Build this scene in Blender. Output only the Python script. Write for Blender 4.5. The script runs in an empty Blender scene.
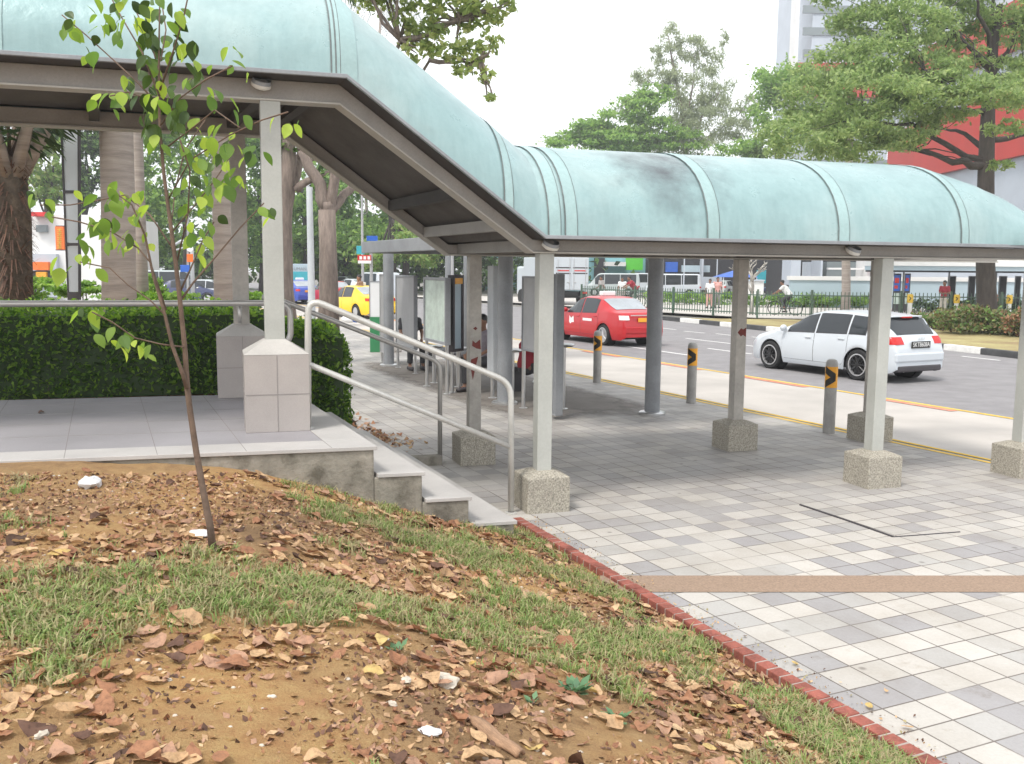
import bpy, bmesh, math, random
import numpy as np
from mathutils import Vector, Matrix, noise as mnoise
rnd = random.Random(7)
nr = np.random.RandomState(11)
R = math.radians
S = bpy.context.scene
COL = S.collection

# ------------------------------------------------------------------ camera
F_PX, EYE, ROLL = 935.0, 2.15, R(.5)
PITCH = math.atan((382 - 269) / F_PX)
cd = bpy.data.cameras.new('camera'); cam = bpy.data.objects.new('camera', cd); COL.objects.link(cam)
cd.sensor_width = 36.0; cd.lens = F_PX / 1024 * 36.0; cd.clip_start = .05; cd.clip_end = 2000
_F = Vector((0, math.cos(PITCH), -math.sin(PITCH))); _U = Vector((0, math.sin(PITCH), math.cos(PITCH))); _R = Vector((1, 0, 0))
_r = _R * math.cos(ROLL) - _U * math.sin(ROLL) * -1.0
# roll: scene horizon falls to the right
_rx = (_R * math.cos(ROLL) + _U * math.sin(ROLL)); _ux = (_U * math.cos(ROLL) - _R * math.sin(ROLL))
cam.matrix_world = Matrix(((_rx.x, _ux.x, -_F.x, 0), (_rx.y, _ux.y, -_F.y, 0), (_rx.z, _ux.z, -_F.z, EYE), (0, 0, 0, 1)))
S.camera = cam
S.render.resolution_x, S.render.resolution_y = 1024, 764

# ------------------------------------------------------------------ sky, sun, exposure
SUN_EL, SUN_AZ = R(58), R(215)          # azimuth measured clockwise from +Y
w = bpy.data.worlds.new('World'); S.world = w; w.use_nodes = True
nt = w.node_tree; bg = nt.nodes['Background']
sky = nt.nodes.new('ShaderNodeTexSky'); sky.sky_type = 'NISHITA'; sky.sun_disc = False
sky.sun_elevation = SUN_EL; sky.sun_rotation = SUN_AZ; sky.dust_density = 1.5; sky.air_density = 1.0; sky.ozone_density = 1.0
hs = nt.nodes.new('ShaderNodeHueSaturation'); hs.inputs['Saturation'].default_value = .15; hs.inputs['Value'].default_value = 1.0
mxs = nt.nodes.new('ShaderNodeMix'); mxs.data_type = 'RGBA'; mxs.inputs[0].default_value = .6; mxs.inputs[7].default_value = (6.3, 6.5, 6.7, 1)   # thin white overcast over the clear sky
nt.links.new(sky.outputs[0], hs.inputs['Color']); nt.links.new(hs.outputs[0], mxs.inputs[6]); nt.links.new(mxs.outputs[2], bg.inputs[0]); bg.inputs[1].default_value = .15
ld = bpy.data.lights.new('sun', 'SUN'); ld.energy = 1.5; ld.angle = R(12); ld.color = (1, .95, .87)
sun = bpy.data.objects.new('sun', ld); COL.objects.link(sun)
sd = Vector((math.sin(SUN_AZ) * math.cos(SUN_EL), math.cos(SUN_AZ) * math.cos(SUN_EL), math.sin(SUN_EL)))
sun.rotation_euler = sd.to_track_quat('Z', 'Y').to_euler()
S.view_settings.view_transform = 'Standard'; S.view_settings.look = 'None'; S.view_settings.gamma = 1
S.view_settings.exposure = .95

# ------------------------------------------------------------------ point helpers
def ray(u, v):
    x, y = u - 512, v - 382
    xr = x * math.cos(ROLL) + y * math.sin(ROLL); yr = -x * math.sin(ROLL) + y * math.cos(ROLL)
    return _F + _R * (xr / F_PX) - _U * (yr / F_PX)
def gp(u, v, z=0.0):
    d = ray(u, v); return Vector((0, 0, EYE)) + d * ((z - EYE) / d.z)
def at(u, v, Y):
    d = ray(u, v); return Vector((0, 0, EYE)) + d * (Y / d.y)
def proj(P):
    d = Vector(P) - Vector((0, 0, EYE)); c = d.dot(_F)
    if c < .1: return (-9999, -9999)
    x, y = F_PX * d.dot(_R) / c, -F_PX * d.dot(_U) / c
    return 512 + x * math.cos(ROLL) - y * math.sin(ROLL), 382 + x * math.sin(ROLL) + y * math.cos(ROLL)
TH = R(17.4)
O = Vector((.277, 8.30, 0)); E_ = Vector((math.cos(TH), math.sin(TH), 0)); N_ = Vector((-math.sin(TH), math.cos(TH), 0))
def W(s, n, z=0.0): return O + E_ * s + N_ * n + Vector((0, 0, z))       # walkway frame
BO = Vector((.08, 7.87, 0)); BD = Vector((.412, -.911, 0)); BN = Vector((-.911, -.412, 0))   # brick edge frame
def ss(a, b, x):
    t = min(1, max(0, (x - a) / (b - a))); return t * t * (3 - 2 * t)

# ------------------------------------------------------------------ materials
def new_mat(name):
    m = bpy.data.materials.new(name); m.use_nodes = True
    return m, m.node_tree, m.node_tree.nodes['Principled BSDF']
def lk(t, a, b): t.links.new(a, b)
def noise_node(t, vec, scale, detail=4, rough=.6):
    n = t.nodes.new('ShaderNodeTexNoise'); n.inputs['Scale'].default_value = scale; n.inputs['Detail'].default_value = detail; n.inputs['Roughness'].default_value = rough
    if vec: lk(t, vec, n.inputs['Vector'])
    return n
def ramp(t, fac, stops):
    r = t.nodes.new('ShaderNodeValToRGB'); lk(t, fac, r.inputs[0])
    e = r.color_ramp.elements
    while len(e) < len(stops): e.new(.5)
    for x, (p, c) in zip(e, stops):
        x.position = p; x.color = (*c, 1) if len(c) == 3 else c
    return r
def mixc(t, fac, a, b, mode='MIX'):
    m = t.nodes.new('ShaderNodeMix'); m.data_type = 'RGBA'; m.blend_type = mode
    for sock, val in ((m.inputs[0], fac), (m.inputs[6], a), (m.inputs[7], b)):
        if hasattr(val, 'is_linked') or hasattr(val, 'links'): lk(t, val, sock)
        elif isinstance(val, (int, float)): sock.default_value = val
        else: sock.default_value = (*val, 1)
    return m.outputs[2]
def bump(t, b, h, strength, dist=.01):
    n = t.nodes.new('ShaderNodeBump'); n.inputs['Strength'].default_value = strength; n.inputs['Distance'].default_value = dist
    lk(t, h, n.inputs['Height']); lk(t, n.outputs[0], b.inputs['Normal']); return n
def M(name, col, rough=.6, var=.18, scale=3, fine=40, bmp=0.0, metal=0.0, spec=.5, col2=None, coat=0.0, stretch=None):
    m, t, b = new_mat(name)
    tc = t.nodes.new('ShaderNodeTexCoord'); vec = tc.outputs['Object']
    if stretch:
        mp = t.nodes.new('ShaderNodeMapping'); mp.inputs['Scale'].default_value = stretch; lk(t, vec, mp.inputs[0]); vec = mp.outputs[0]
    n1 = noise_node(t, vec, scale, 5); n2 = noise_node(t, vec, fine, 3)
    lo = tuple(max(0, c * (1 - var)) for c in col); hi = tuple(min(1, c * (1 + var)) for c in (col2 or col))
    r1 = ramp(t, n1.outputs[0], [(.3, lo), (.7, hi)])
    c = mixc(t, min(.5, var), r1.outputs[0], n2.outputs[0], 'OVERLAY') if var > 0 else r1.outputs[0]
    g = t.nodes.new('ShaderNodeHueSaturation'); g.inputs['Saturation'].default_value = 1.0; lk(t, c, g.inputs['Color'])
    lk(t, g.outputs[0], b.inputs['Base Color'])
    b.inputs['Roughness'].default_value = rough; b.inputs['Metallic'].default_value = metal
    b.inputs['Specular IOR Level'].default_value = spec; b.inputs['Coat Weight'].default_value = coat
    if bmp: bump(t, b, n2.outputs[0], bmp)
    return m
def LM(name, a, b_, c=None, transl=.35, rough=.5, mott=0.0):
    m, t, b = new_mat(name)
    g = t.nodes.new('ShaderNodeNewGeometry')
    r = ramp(t, g.outputs['Random Per Island'], [(0, a), (.55, b_), (1, c or b_)])
    if mott:
        nn = noise_node(t, g.outputs['Position'], 45, 5, .75); rr = ramp(t, nn.outputs[0], [(.32, (.45, .42, .40)), (.52, (1, 1, 1)), (.72, (1.25, 1.2, 1.1))])
        class _R: pass
        q = _R(); q.outputs = [mixc(t, mott, r.outputs[0], rr.outputs[0], 'MULTIPLY')]; r = q
    lk(t, r.outputs[0], b.inputs['Base Color']); b.inputs['Roughness'].default_value = rough; b.inputs['Specular IOR Level'].default_value = .3
    if transl:
        tr = t.nodes.new('ShaderNodeBsdfTranslucent'); mx = t.nodes.new('ShaderNodeMixShader'); mx.inputs[0].default_value = transl
        s = t.nodes.new('ShaderNodeHueSaturation'); s.inputs['Saturation'].default_value = 1.1; s.inputs['Value'].default_value = 1.5; lk(t, r.outputs[0], s.inputs['Color'])
        lk(t, s.outputs[0], tr.inputs[0]); lk(t, b.outputs[0], mx.inputs[1]); lk(t, tr.outputs[0], mx.inputs[2])
        lk(t, mx.outputs[0], t.nodes['Material Output'].inputs[0])
    return m
def GLASS(name, col=(.03, .035, .04), rough=.05):
    m, t, b = new_mat(name)
    b.inputs['Base Color'].default_value = (*col, 1); b.inputs['Roughness'].default_value = rough; b.inputs['Specular IOR Level'].default_value = .45
    return m

def paver_mat():
    m, t, b = new_mat('paving tiles')
    tc = t.nodes.new('ShaderNodeTexCoord'); mp = t.nodes.new('ShaderNodeMapping')
    mp.inputs['Rotation'].default_value = (0, 0, R(65.3)); mp.inputs['Scale'].default_value = (1 / .2255,) * 3
    p0 = gp(738, 629); c, s_ = math.cos(R(65.3)), math.sin(R(65.3))
    mp.inputs['Location'].default_value = (-(p0.x * c - p0.y * s_) / .2255, -(p0.x * s_ + p0.y * c) / .2255, .5)
    lk(t, tc.outputs['Object'], mp.inputs[0])
    fl = t.nodes.new('ShaderNodeVectorMath'); fl.operation = 'FLOOR'; lk(t, mp.outputs[0], fl.inputs[0])
    fr = t.nodes.new('ShaderNodeVectorMath'); fr.operation = 'FRACTION'; lk(t, mp.outputs[0], fr.inputs[0])
    wn = t.nodes.new('ShaderNodeTexWhiteNoise'); wn.noise_dimensions = '3D'; lk(t, fl.outputs[0], wn.inputs['Vector'])
    big = noise_node(t, tc.outputs['Object'], .35, 3)
    # far from the lawn the tiles are mostly grey, near it white and slate mixed
    sep0 = t.nodes.new('ShaderNodeSeparateXYZ'); lk(t, tc.outputs['Object'], sep0.inputs[0])
    far = t.nodes.new('ShaderNodeMapRange'); lk(t, sep0.outputs['Y'], far.inputs[0]); far.inputs[1].default_value = 7.2; far.inputs[2].default_value = 9.2
    tile1 = ramp(t, wn.outputs['Value'], [(.0, (.315, .302, .305)), (.22, (.33, .318, .318)), (.24, (.385, .37, .355)), (.40, (.415, .40, .38)), (.42, (.45, .425, .392)), (1, (.52, .49, .452))])
    tile2 = ramp(t, wn.outputs['Value'], [(.0, (.33, .315, .305)), (.5, (.385, .365, .35)), (1, (.45, .43, .40))])
    base = mixc(t, far.outputs[0], tile1.outputs[0], tile2.outputs[0])
    n2 = noise_node(t, tc.outputs['Object'], 55, 4, .7); n3 = noise_node(t, tc.outputs['Object'], 1.3, 5, .65)
    base = mixc(t, .16, base, n2.outputs[0], 'OVERLAY')
    dirt = ramp(t, n3.outputs[0], [(.42, (1, 1, 1)), (.75, (.72, .68, .63))])
    base = mixc(t, .7, base, dirt.outputs[0], 'MULTIPLY')
    vo = t.nodes.new('ShaderNodeTexVoronoi'); vo.inputs['Scale'].default_value = 2.6; lk(t, tc.outputs['Object'], vo.inputs['Vector'])
    spots = ramp(t, vo.outputs['Distance'], [(.035, (.42, .40, .38)), (.075, (1, 1, 1))]); base = mixc(t, .75, base, spots.outputs[0], 'MULTIPLY')
    blot = ramp(t, noise_node(t, tc.outputs['Object'], 4.2, 6, .75).outputs[0], [(.58, (1, 1, 1)), (.74, (.70, .64, .57))]); base = mixc(t, .8, base, blot.outputs[0], 'MULTIPLY')
    # joints
    sep = t.nodes.new('ShaderNodeSeparateXYZ'); lk(t, fr.outputs[0], sep.inputs[0])
    def edge(o):
        a = t.nodes.new('ShaderNodeMath'); a.operation = 'SUBTRACT'; lk(t, o, a.inputs[0]); a.inputs[1].default_value = .5
        c_ = t.nodes.new('ShaderNodeMath'); c_.operation = 'ABSOLUTE'; lk(t, a.outputs[0], c_.inputs[0]); return c_.outputs[0]
    mx = t.nodes.new('ShaderNodeMath'); mx.operation = 'MAXIMUM'; lk(t, edge(sep.outputs[0]), mx.inputs[0]); lk(t, edge(sep.outputs[1]), mx.inputs[1])
    jr = ramp(t, mx.outputs[0], [(.472, (0, 0, 0)), (.488, (1, 1, 1))])
    wear = ramp(t, noise_node(t, tc.outputs['Object'], .9, 3).outputs[0], [(.36, (.35, .35, .35)), (.52, (1, 1, 1))])
    jf = t.nodes.new('ShaderNodeMath'); jf.operation = 'MULTIPLY'; lk(t, jr.outputs[0], jf.inputs[0]); lk(t, wear.outputs[0], jf.inputs[1])
    base = mixc(t, jf.outputs[0], base, (.13, .11, .095))
    lk(t, base, b.inputs['Base Color']); b.inputs['Roughness'].default_value = .62
    inv = t.nodes.new('ShaderNodeMath'); inv.operation = 'MULTIPLY_ADD'; lk(t, jf.outputs[0], inv.inputs[0]); inv.inputs[1].default_value = -1.0; lk(t, n2.outputs[0], inv.inputs[2])
    bump(t, b, inv.outputs[0], .5, .004)
    return m

def soil_mat():
    m, t, b = new_mat('sandy soil')
    tc = t.nodes.new('ShaderNodeTexCoord'); v = tc.outputs['Object']
    n1 = noise_node(t, v, .9, 6, .6); n2 = noise_node(t, v, 9, 6, .7); n3 = noise_node(t, v, 120, 4, .8)
    c = ramp(t, n1.outputs[0], [(.30, (.38, .235, .13)), (.46, (.58, .355, .165)), (.66, (.73, .43, .17))])
    c2 = mixc(t, .6, c.outputs[0], n2.outputs[0], 'OVERLAY'); c2 = mixc(t, .65, c2, n3.outputs[0], 'OVERLAY')
    h = t.nodes.new('ShaderNodeHueSaturation'); h.inputs['Saturation'].default_value = .95; h.inputs['Value'].default_value = 1.0; lk(t, c2, h.inputs['Color'])
    lk(t, h.outputs[0], b.inputs['Base Color']); b.inputs['Roughness'].default_value = .95; b.inputs['Specular IOR Level'].default_value = .1
    ad = t.nodes.new('ShaderNodeMath'); ad.operation = 'ADD'; lk(t, n2.outputs[0], ad.inputs[0]); lk(t, n3.outputs[0], ad.inputs[1])
    bump(t, b, ad.outputs[0], 1.0, .035)
    return m

def roof_mat():
    m, t, b = new_mat('patina roof sheet')
    tc = t.nodes.new('ShaderNodeTexCoord'); v = tc.outputs['Object']
    n1 = noise_node(t, v, .7, 5, .6); n2 = noise_node(t, v, 2.2, 6, .65); n3 = noise_node(t, v, 35, 3)
    mp = t.nodes.new('ShaderNodeMapping'); mp.inputs['Scale'].default_value = (9, 9, .8); lk(t, v, mp.inputs[0]); n4 = noise_node(t, mp.outputs[0], 2, 4)
    c = ramp(t, n1.outputs[0], [(.3, (.235, .36, .365)), (.5, (.275, .405, .41)), (.7, (.35, .46, .455))])
    cc = mixc(t, .22, c.outputs[0], n4.outputs[0], 'SOFT_LIGHT')
    gr = ramp(t, n2.outputs[0], [(.45, (1, 1, 1)), (.75, (.66, .67, .68))]); cc = mixc(t, .4, cc, gr.outputs[0], 'MULTIPLY')
    # soot stain in the first level bay
    def blob(ctr, rad, lo, hi):
        d = t.nodes.new('ShaderNodeVectorMath'); d.operation = 'DISTANCE'; lk(t, v, d.inputs[0]); d.inputs[1].default_value = ctr
        mm = t.nodes.new('ShaderNodeMapRange'); lk(t, d.outputs['Value'], mm.inputs[0]); mm.inputs[1].default_value = rad; mm.inputs[2].default_value = .05
        pr = t.nodes.new('ShaderNodeMath'); pr.operation = 'MULTIPLY'; lk(t, mm.outputs[0], pr.inputs[0]); lk(t, n2.outputs[0], pr.inputs[1])
        return ramp(t, pr.outputs[0], [(lo, (0, 0, 0)), (hi, (1, 1, 1))]).outputs[0]
    st = blob(at(655, 182, 8.9), 1.05, .15, .55)
    cc = mixc(t, st, cc, (.075, .08, .09))
    st2 = blob(at(610, 200, 8.6), .45, .15, .5); cc = mixc(t, st2, cc, (.12, .13, .14))
    st3 = blob(at(975, 225, 9.9), .5, .14, .45); cc = mixc(t, st3, cc, (.30, .25, .26))
    h = t.nodes.new('ShaderNodeHueSaturation'); h.inputs['Saturation'].default_value = .95; lk(t, cc, h.inputs['Color'])
    lk(t, h.outputs[0], b.inputs['Base Color'])
    rr = ramp(t, n2.outputs[0], [(.3, (.24, .24, .24)), (.7, (.42, .42, .42))]); lk(t, rr.outputs[0], b.inputs['Roughness'])
    b.inputs['Specular IOR Level'].default_value = .5; b.inputs['Metallic'].default_value = .15
    ad = t.nodes.new('ShaderNodeMath'); ad.operation = 'MULTIPLY_ADD'; lk(t, n3.outputs[0], ad.inputs[0]); ad.inputs[1].default_value = .04; lk(t, n1.outputs[0], ad.inputs[2])
    bump(t, b, ad.outputs[0], .35, .12)
    return m

def wall_mat():
    m, t, b = new_mat('mouldy cement render'); tc = t.nodes.new('ShaderNodeTexCoord'); v = tc.outputs['Object']
    n1 = noise_node(t, v, 2.4, 6, .65); n2 = noise_node(t, v, 22, 5, .7); n5 = noise_node(t, v, 5.5, 6, .7)
    c = ramp(t, n1.outputs[0], [(.3, (.17, .155, .13)), (.5, (.27, .25, .21)), (.7, (.33, .30, .255))])
    mo = ramp(t, n5.outputs[0], [(.5, (1, 1, 1)), (.66, (.33, .32, .29))]); cc = mixc(t, .85, c.outputs[0], mo.outputs[0], 'MULTIPLY'); cc = mixc(t, .4, cc, n2.outputs[0], 'OVERLAY')
    lk(t, cc, b.inputs['Base Color']); b.inputs['Roughness'].default_value = .92; bump(t, b, n2.outputs[0], .7, .015); return m
MT = dict(
    paver=paver_mat(), soil=soil_mat(), roof=roof_mat(),
    band=M('seam band sheet', (.30, .425, .425), .5, .12, 2, 30), seam=M('dark seam sealant', (.13, .15, .15), .7, .3, 8),
    beam=M('taupe painted steel', (.28, .262, .242), .5, .16, 2, 60), lip=M('pale painted steel', (.42, .40, .365), .5, .1, 3, 60),
    gap=M('dark steel with painted gap shade', (.045, .04, .038), .7, .2), ceil=M('dark ceiling board', (.10, .09, .085), .8, .2, 3),
    post=M('pale grey post paint', (.41, .415, .385), .45, .1, 2.5, 50, bmp=.05), postw=M('grimy grey post paint', (.40, .375, .34), .55, .22, 2.5, 25, bmp=.06),
    aggr=M('exposed aggregate concrete', (.30, .275, .235), .9, .45, 70, 160, bmp=.7, col2=(.38, .35, .29)),
    clad=M('pinkish beige granite cladding', (.36, .325, .305), .5, .1, 2, 90), cladcap=M('pale mortar cap', (.43, .41, .385), .7, .1, 4),
    joint=M('grey grout', (.25, .23, .22), .9, .1),
    ltile=M('lavender grey floor tile', (.29, .275, .29), .45, .14, 1.1, 70), nosing=M('pale stair nosing tile', (.45, .43, .415), .5, .1, 2, 80),
    wall=wall_mat(),
    rail=M('brushed steel rail', (.50, .48, .455), .35, .08, 5, 60, metal=.55), railp=M('weathered pale rail', (.56, .55, .52), .42, .12, 6, 60, metal=.3),
    brick=M('red brick', (.26, .082, .06), .9, .4, 9, 60, bmp=.4), mortar=M('brick mortar', (.33, .27, .24), .9, .2),
    strip=M('brown granolithic strip', (.29, .205, .148), .85, .22, 60, 200, bmp=.4),
    asphalt=M('asphalt', (.23, .22, .225), .85, .13, 2.3, 120, bmp=.3), conc=M('pale bay concrete', (.43, .40, .37), .8, .16, .5, 60, bmp=.1),
    yellow=M('yellow road paint', (.72, .47, .06), .7, .2, 6), whitep=M('white road paint', (.72, .71, .70), .7, .15, 6), redp=M('worn red road paint', (.62, .24, .16), .8, .3, 5),
    kerbw=M('white kerb paint', (.70, .69, .66), .75, .15, 4), kerbk=M('black kerb paint', (.06, .06, .062), .7, .3, 4),
    verge=M('dry verge earth', (.36, .25, .12), .95, .35, .8, 15, bmp=.5, col2=(.30, .27, .12)), ground=M('far ground', (.20, .19, .17), .9, .2, .1),
    pave2=M('far footpath concrete', (.50, .47, .44), .85, .15, .6), 
    colgrey=M('blue grey column paint', (.25, .26, .275), .45, .15, 3), colpan=M('grey panel paint', (.36, .36, .365), .5, .12, 2), cab=M('pale cabinet paint', (.47, .49, .51), .45, .08, 2),
    dark=M('dark painted steel', (.05, .045, .05), .5, .2), black=M('black rubber', (.015, .015, .016), .75, .2), steel=M('stainless steel', (.6, .6, .6), .3, .05, metal=.85),
    pylon=M('pale blue grey sign panel', (.50, .545, .58), .4, .05), white=M('white enamel', (.78, .78, .78), .4, .04), amber=M('orange yellow reflective', (.80, .36, .02), .45, .08), blackp=M('black reflective', (.018, .016, .014), .5, .1),
    bollard=M('bollard grey paint', (.33, .32, .305), .5, .15, 6), 
    tgreen=M('dark green fence paint', (.07, .12, .085), .45, .15), green=M('green enamel', (.04, .22, .09), .4, .1), teal=M('teal enamel', (.05, .38, .45), .5, .08),
    blue=M('blue enamel', (.03, .12, .5), .4, .05), red=M('red enamel', (.62, .03, .03), .4, .08), orange=M('orange sign face', (.85, .17, .02), .5, .05),
    bark=M('grey brown bark', (.22, .175, .15), .95, .35, 3, 14, bmp=.9, stretch=(3, 3, .6)), barkd=M('dark bark', (.055, .045, .04), .95, .35, 3, 14, bmp=.9, stretch=(3, 3, .6)),
    palmbark=M('ringed palm bark', (.34, .29, .255), .9, .25, 1.5, 10, bmp=.5, stretch=(.6, .6, 7)), fibre=M('fibrous palm trunk', (.075, .055, .038), .98, .5, 5, 20, bmp=1.0),
    twig=M('brown twig bark', (.135, .09, .065), .85, .3, 12, 60, bmp=.4),
    bldw=M('white building render', (.74, .73, .72), .7, .06, .5), bldg=M('pale grey blue cladding', (.46, .50, .56), .5, .08, .4), bldr=M('red facade cladding', (.46, .03, .02), .5, .08, .4),
    blda=M('aqua facade', (.22, .45, .50), .6, .15, .4), hoard=M('pale blue hoarding', (.42, .52, .58), .6, .06, .4), dkbld=M('dark faces and painted recess shade', (.03, .03, .035), .8, .2),
    lgreen=M('bright green sign face', (.12, .62, .05), .5, .05), skin=M('brown skin', (.23, .12, .075), .55, .08), hair=M('black hair', (.012, .01, .01), .5, .1),
    wood=M('split bark wood', (.33, .20, .12), .9, .4, 8, 60, bmp=.6, stretch=(1, 6, 6)), stone=M('pale stone', (.52, .46, .38), .9, .25, 12, bmp=.5), plastic=M('crumpled white plastic', (.66, .66, .67), .35, .06),
    maroon=M('maroon primer patch', (.16, .035, .03), .8, .25, 8),
    glass=GLASS('tinted car glass'), tglass=M('sky reflecting car glass', (.42, .45, .47), .12, .25, 1.2, metal=.55), glassp=GLASS('pale reflective glass', (.20, .23, .24), .08), map=M('faded notice sheet', (.47, .55, .49), .35, .22, 4, 20), lampred=M('red lamp lens', (.50, .012, .01), .25, .05, coat=.1), lampcl=M('clear lamp lens', (.75, .72, .70), .12, .05, coat=.5),
    lens=M('frosted lamp lens', (.62, .61, .57), .5, .05), rimk=M('black alloy', (.03, .03, .032), .3, .1, metal=.4), rims=M('silver alloy', (.6, .6, .61), .3, .05, metal=.7),
)
for k, c in dict(carwhite=(.56, .60, .64), carred=(.44, .008, .014), caryellow=(.85, .55, .01), carblue=(.03, .07, .38), carsilver=(.42, .47, .47), carnavy=(.04, .05, .12)).items():
    MT[k] = M(k + ' paint', c, .3, .03, 1, coat=.35)
LV = dict(
    hedge=LM('hedge leaves', (.04, .09, .022), (.11, .21, .04), (.27, .42, .07), .42), hedget=LM('fresh hedge tips', (.10, .21, .03), (.19, .33, .045), (.32, .47, .08), .45),
    big=LM('rain tree leaves', (.18, .26, .10), (.27, .355, .145), (.39, .46, .20), .55), bright=LM('bright green leaves', (.15, .26, .07), (.24, .38, .10), (.36, .50, .14), .5),
    mid=LM('mid green leaves', (.10, .18, .055), (.165, .27, .085), (.25, .37, .12), .5), casu=LM('casuarina needles', (.24, .28, .17), (.33, .37, .23), (.42, .46, .3), .55),
    yel=LM('yellow green leaves', (.20, .27, .09), (.32, .39, .14), (.46, .48, .2), .55), dark=LM('dark frond leaves', (.025, .048, .020), (.05, .085, .032), (.09, .13, .05), .3),
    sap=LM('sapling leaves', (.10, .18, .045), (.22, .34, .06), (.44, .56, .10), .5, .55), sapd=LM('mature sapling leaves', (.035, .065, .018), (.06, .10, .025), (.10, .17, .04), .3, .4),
    grass=LM('lawn grass blades', (.15, .23, .07), (.25, .34, .11), (.42, .43, .2), .4), gdry=LM('dry grass blades', (.30, .26, .14), (.38, .33, .18), (.24, .2, .1), .2),
    shrub=LM('dusty shrub leaves', (.10, .10, .05), (.16, .17, .06), (.20, .12, .07), .25), weed=LM('blue green weed leaves', (.09, .19, .10), (.15, .27, .14), (.20, .33, .17), .3),
    l0=LM('tan dry leaf', (.42, .27, .155), (.52, .34, .19), (.60, .43, .26), .15, .7, .8), l1=LM('reddish brown dry leaf', (.24, .115, .065), (.32, .155, .085), (.38, .21, .12), .12, .7, .8),
    l2=LM('dark brown dry leaf', (.08, .045, .03), (.12, .065, .045), (.17, .09, .06), .08, .7, .8), l3=LM('pinkish brown dry leaf', (.33, .19, .125), (.40, .235, .155), (.46, .29, .195), .12, .7, .8), l4=LM('yellowed dry leaf', (.50, .33, .10), (.55, .40, .16), (.6, .45, .2), .2, .7, .8),
)

# ------------------------------------------------------------------ mesh builder
class MB:
    def __init__(s): s.v = []; s.f = []
    def add(s, vs, fs):
        o = len(s.v); s.v += [tuple(v) for v in vs]; s.f += [tuple(i + o for i in f) for f in fs]; return s
    def box(s, c, size, rz=0.0, rot=None):
        m = rot or Matrix.Rotation(rz, 3, 'Z'); c = Vector(c); x, y, z = [q / 2 for q in size]
        vs = [c + m @ Vector((a * x, b * y, d * z)) for a in (-1, 1) for b in (-1, 1) for d in (-1, 1)]
        return s.add(vs, [(0, 1, 3, 2), (4, 6, 7, 5), (0, 4, 5, 1), (2, 3, 7, 6), (0, 2, 6, 4), (1, 5, 7, 3)])
    def prism(s, poly, z0, z1):
        n = len(poly); vs = [(p[0], p[1], z0) for p in poly] + [(p[0], p[1], z1) for p in poly]
        a = sum(poly[i][0] * poly[(i + 1) % n][1] - poly[(i + 1) % n][0] * poly[i][1] for i in range(n))
        fs = [tuple(range(n, 2 * n)), tuple(reversed(range(n)))] + [(i, (i + 1) % n, n + (i + 1) % n, n + i) for i in range(n)]
        if a < 0: fs = [tuple(reversed(f)) for f in fs]
        return s.add(vs, fs)
    def tube(s, pts, rad, n=8, cap=True):
        pts = [Vector(p) for p in pts]; rad = rad if hasattr(rad, '__len__') else [rad] * len(pts)
        vs = []; up = None
        for i, p in enumerate(pts):
            d = (pts[min(i + 1, len(pts) - 1)] - pts[max(i - 1, 0)])
            d = d.normalized() if d.length > 1e-9 else Vector((0, 0, 1))
            if up is None: up = d.orthogonal().normalized()
            up = (up - d * up.dot(d)); up = up.normalized() if up.length > 1e-6 else d.orthogonal().normalized()
            q = d.cross(up)
            for k in range(n):
                a = 2 * math.pi * k / n; vs.append(p + (up * math.cos(a) + q * math.sin(a)) * rad[i])
        fs = [(i * n + k, i * n + (k + 1) % n, (i + 1) * n + (k + 1) % n, (i + 1) * n + k) for i in range(len(pts) - 1) for k in range(n)]
        if cap: fs += [tuple(reversed(range(n))), tuple(range((len(pts) - 1) * n, len(pts) * n))]
        return s.add(vs, fs)
    def lathe(s, prof, c=(0, 0, 0), n=16, axis='Z'):
        vs = []; c = Vector(c)
        for r, h in prof:
            for k in range(n):
                a = 2 * math.pi * k / n; x, y = r * math.cos(a), r * math.sin(a)
                vs.append(c + (Vector((x, y, h)) if axis == 'Z' else Vector((x, h, y)) if axis == 'Y' else Vector((h, x, y))))
        fs = [(i * n + k, i * n + (k + 1) % n, (i + 1) * n + (k + 1) % n, (i + 1) * n + k) for i in range(len(prof) - 1) for k in range(n)]
        if axis == 'Y': fs = [tuple(reversed(f)) for f in fs]
        return s.add(vs, fs)
    def grid(s, rows, flip=False):
        nr_, nc = len(rows), len(rows[0]); vs = [p for r in rows for p in r]
        fs = [(i * nc + j, i * nc + j + 1, (i + 1) * nc + j + 1, (i + 1) * nc + j) for i in range(nr_ - 1) for j in range(nc - 1)]
        if flip: fs = [tuple(reversed(f)) for f in fs]
        return s.add(vs, fs)
    def sphere(s, c, r, n=10, m=7, sc=(1, 1, 1)):
        prof = [(max(1e-4, math.sin(math.pi * i / m)), -math.cos(math.pi * i / m)) for i in range(m + 1)]
        o = len(s.v); s.lathe(prof, n=n); c = Vector(c)
        for i in range(o, len(s.v)):
            p = s.v[i]; s.v[i] = tuple(c + Vector((p[0] * r * sc[0], p[1] * r * sc[1], p[2] * r * sc[2])))
        return s
    def build(s, name, mat, parent=None, smooth=False, bevel=0.0, auto=None):
        me = bpy.data.meshes.new(name); me.from_pydata(s.v, [], s.f); me.validate(); me.update()
        mats = mat if isinstance(mat, (list, tuple)) else [mat]
        for m in mats: me.materials.append(m)
        if smooth or auto is not None: me.polygons.foreach_set('use_smooth', [True] * len(me.polygons))
        o = bpy.data.objects.new(name, me); COL.objects.link(o)
        if auto is not None:
            try: me.set_sharp_from_angle(angle=auto)
            except Exception: pass
        if parent is not None: o.parent = parent
        if bevel:
            b = o.modifiers.new('bevel', 'BEVEL'); b.width = bevel; b.segments = 2; b.limit_method = 'ANGLE'; b.angle_limit = R(40)
        return o
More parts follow.
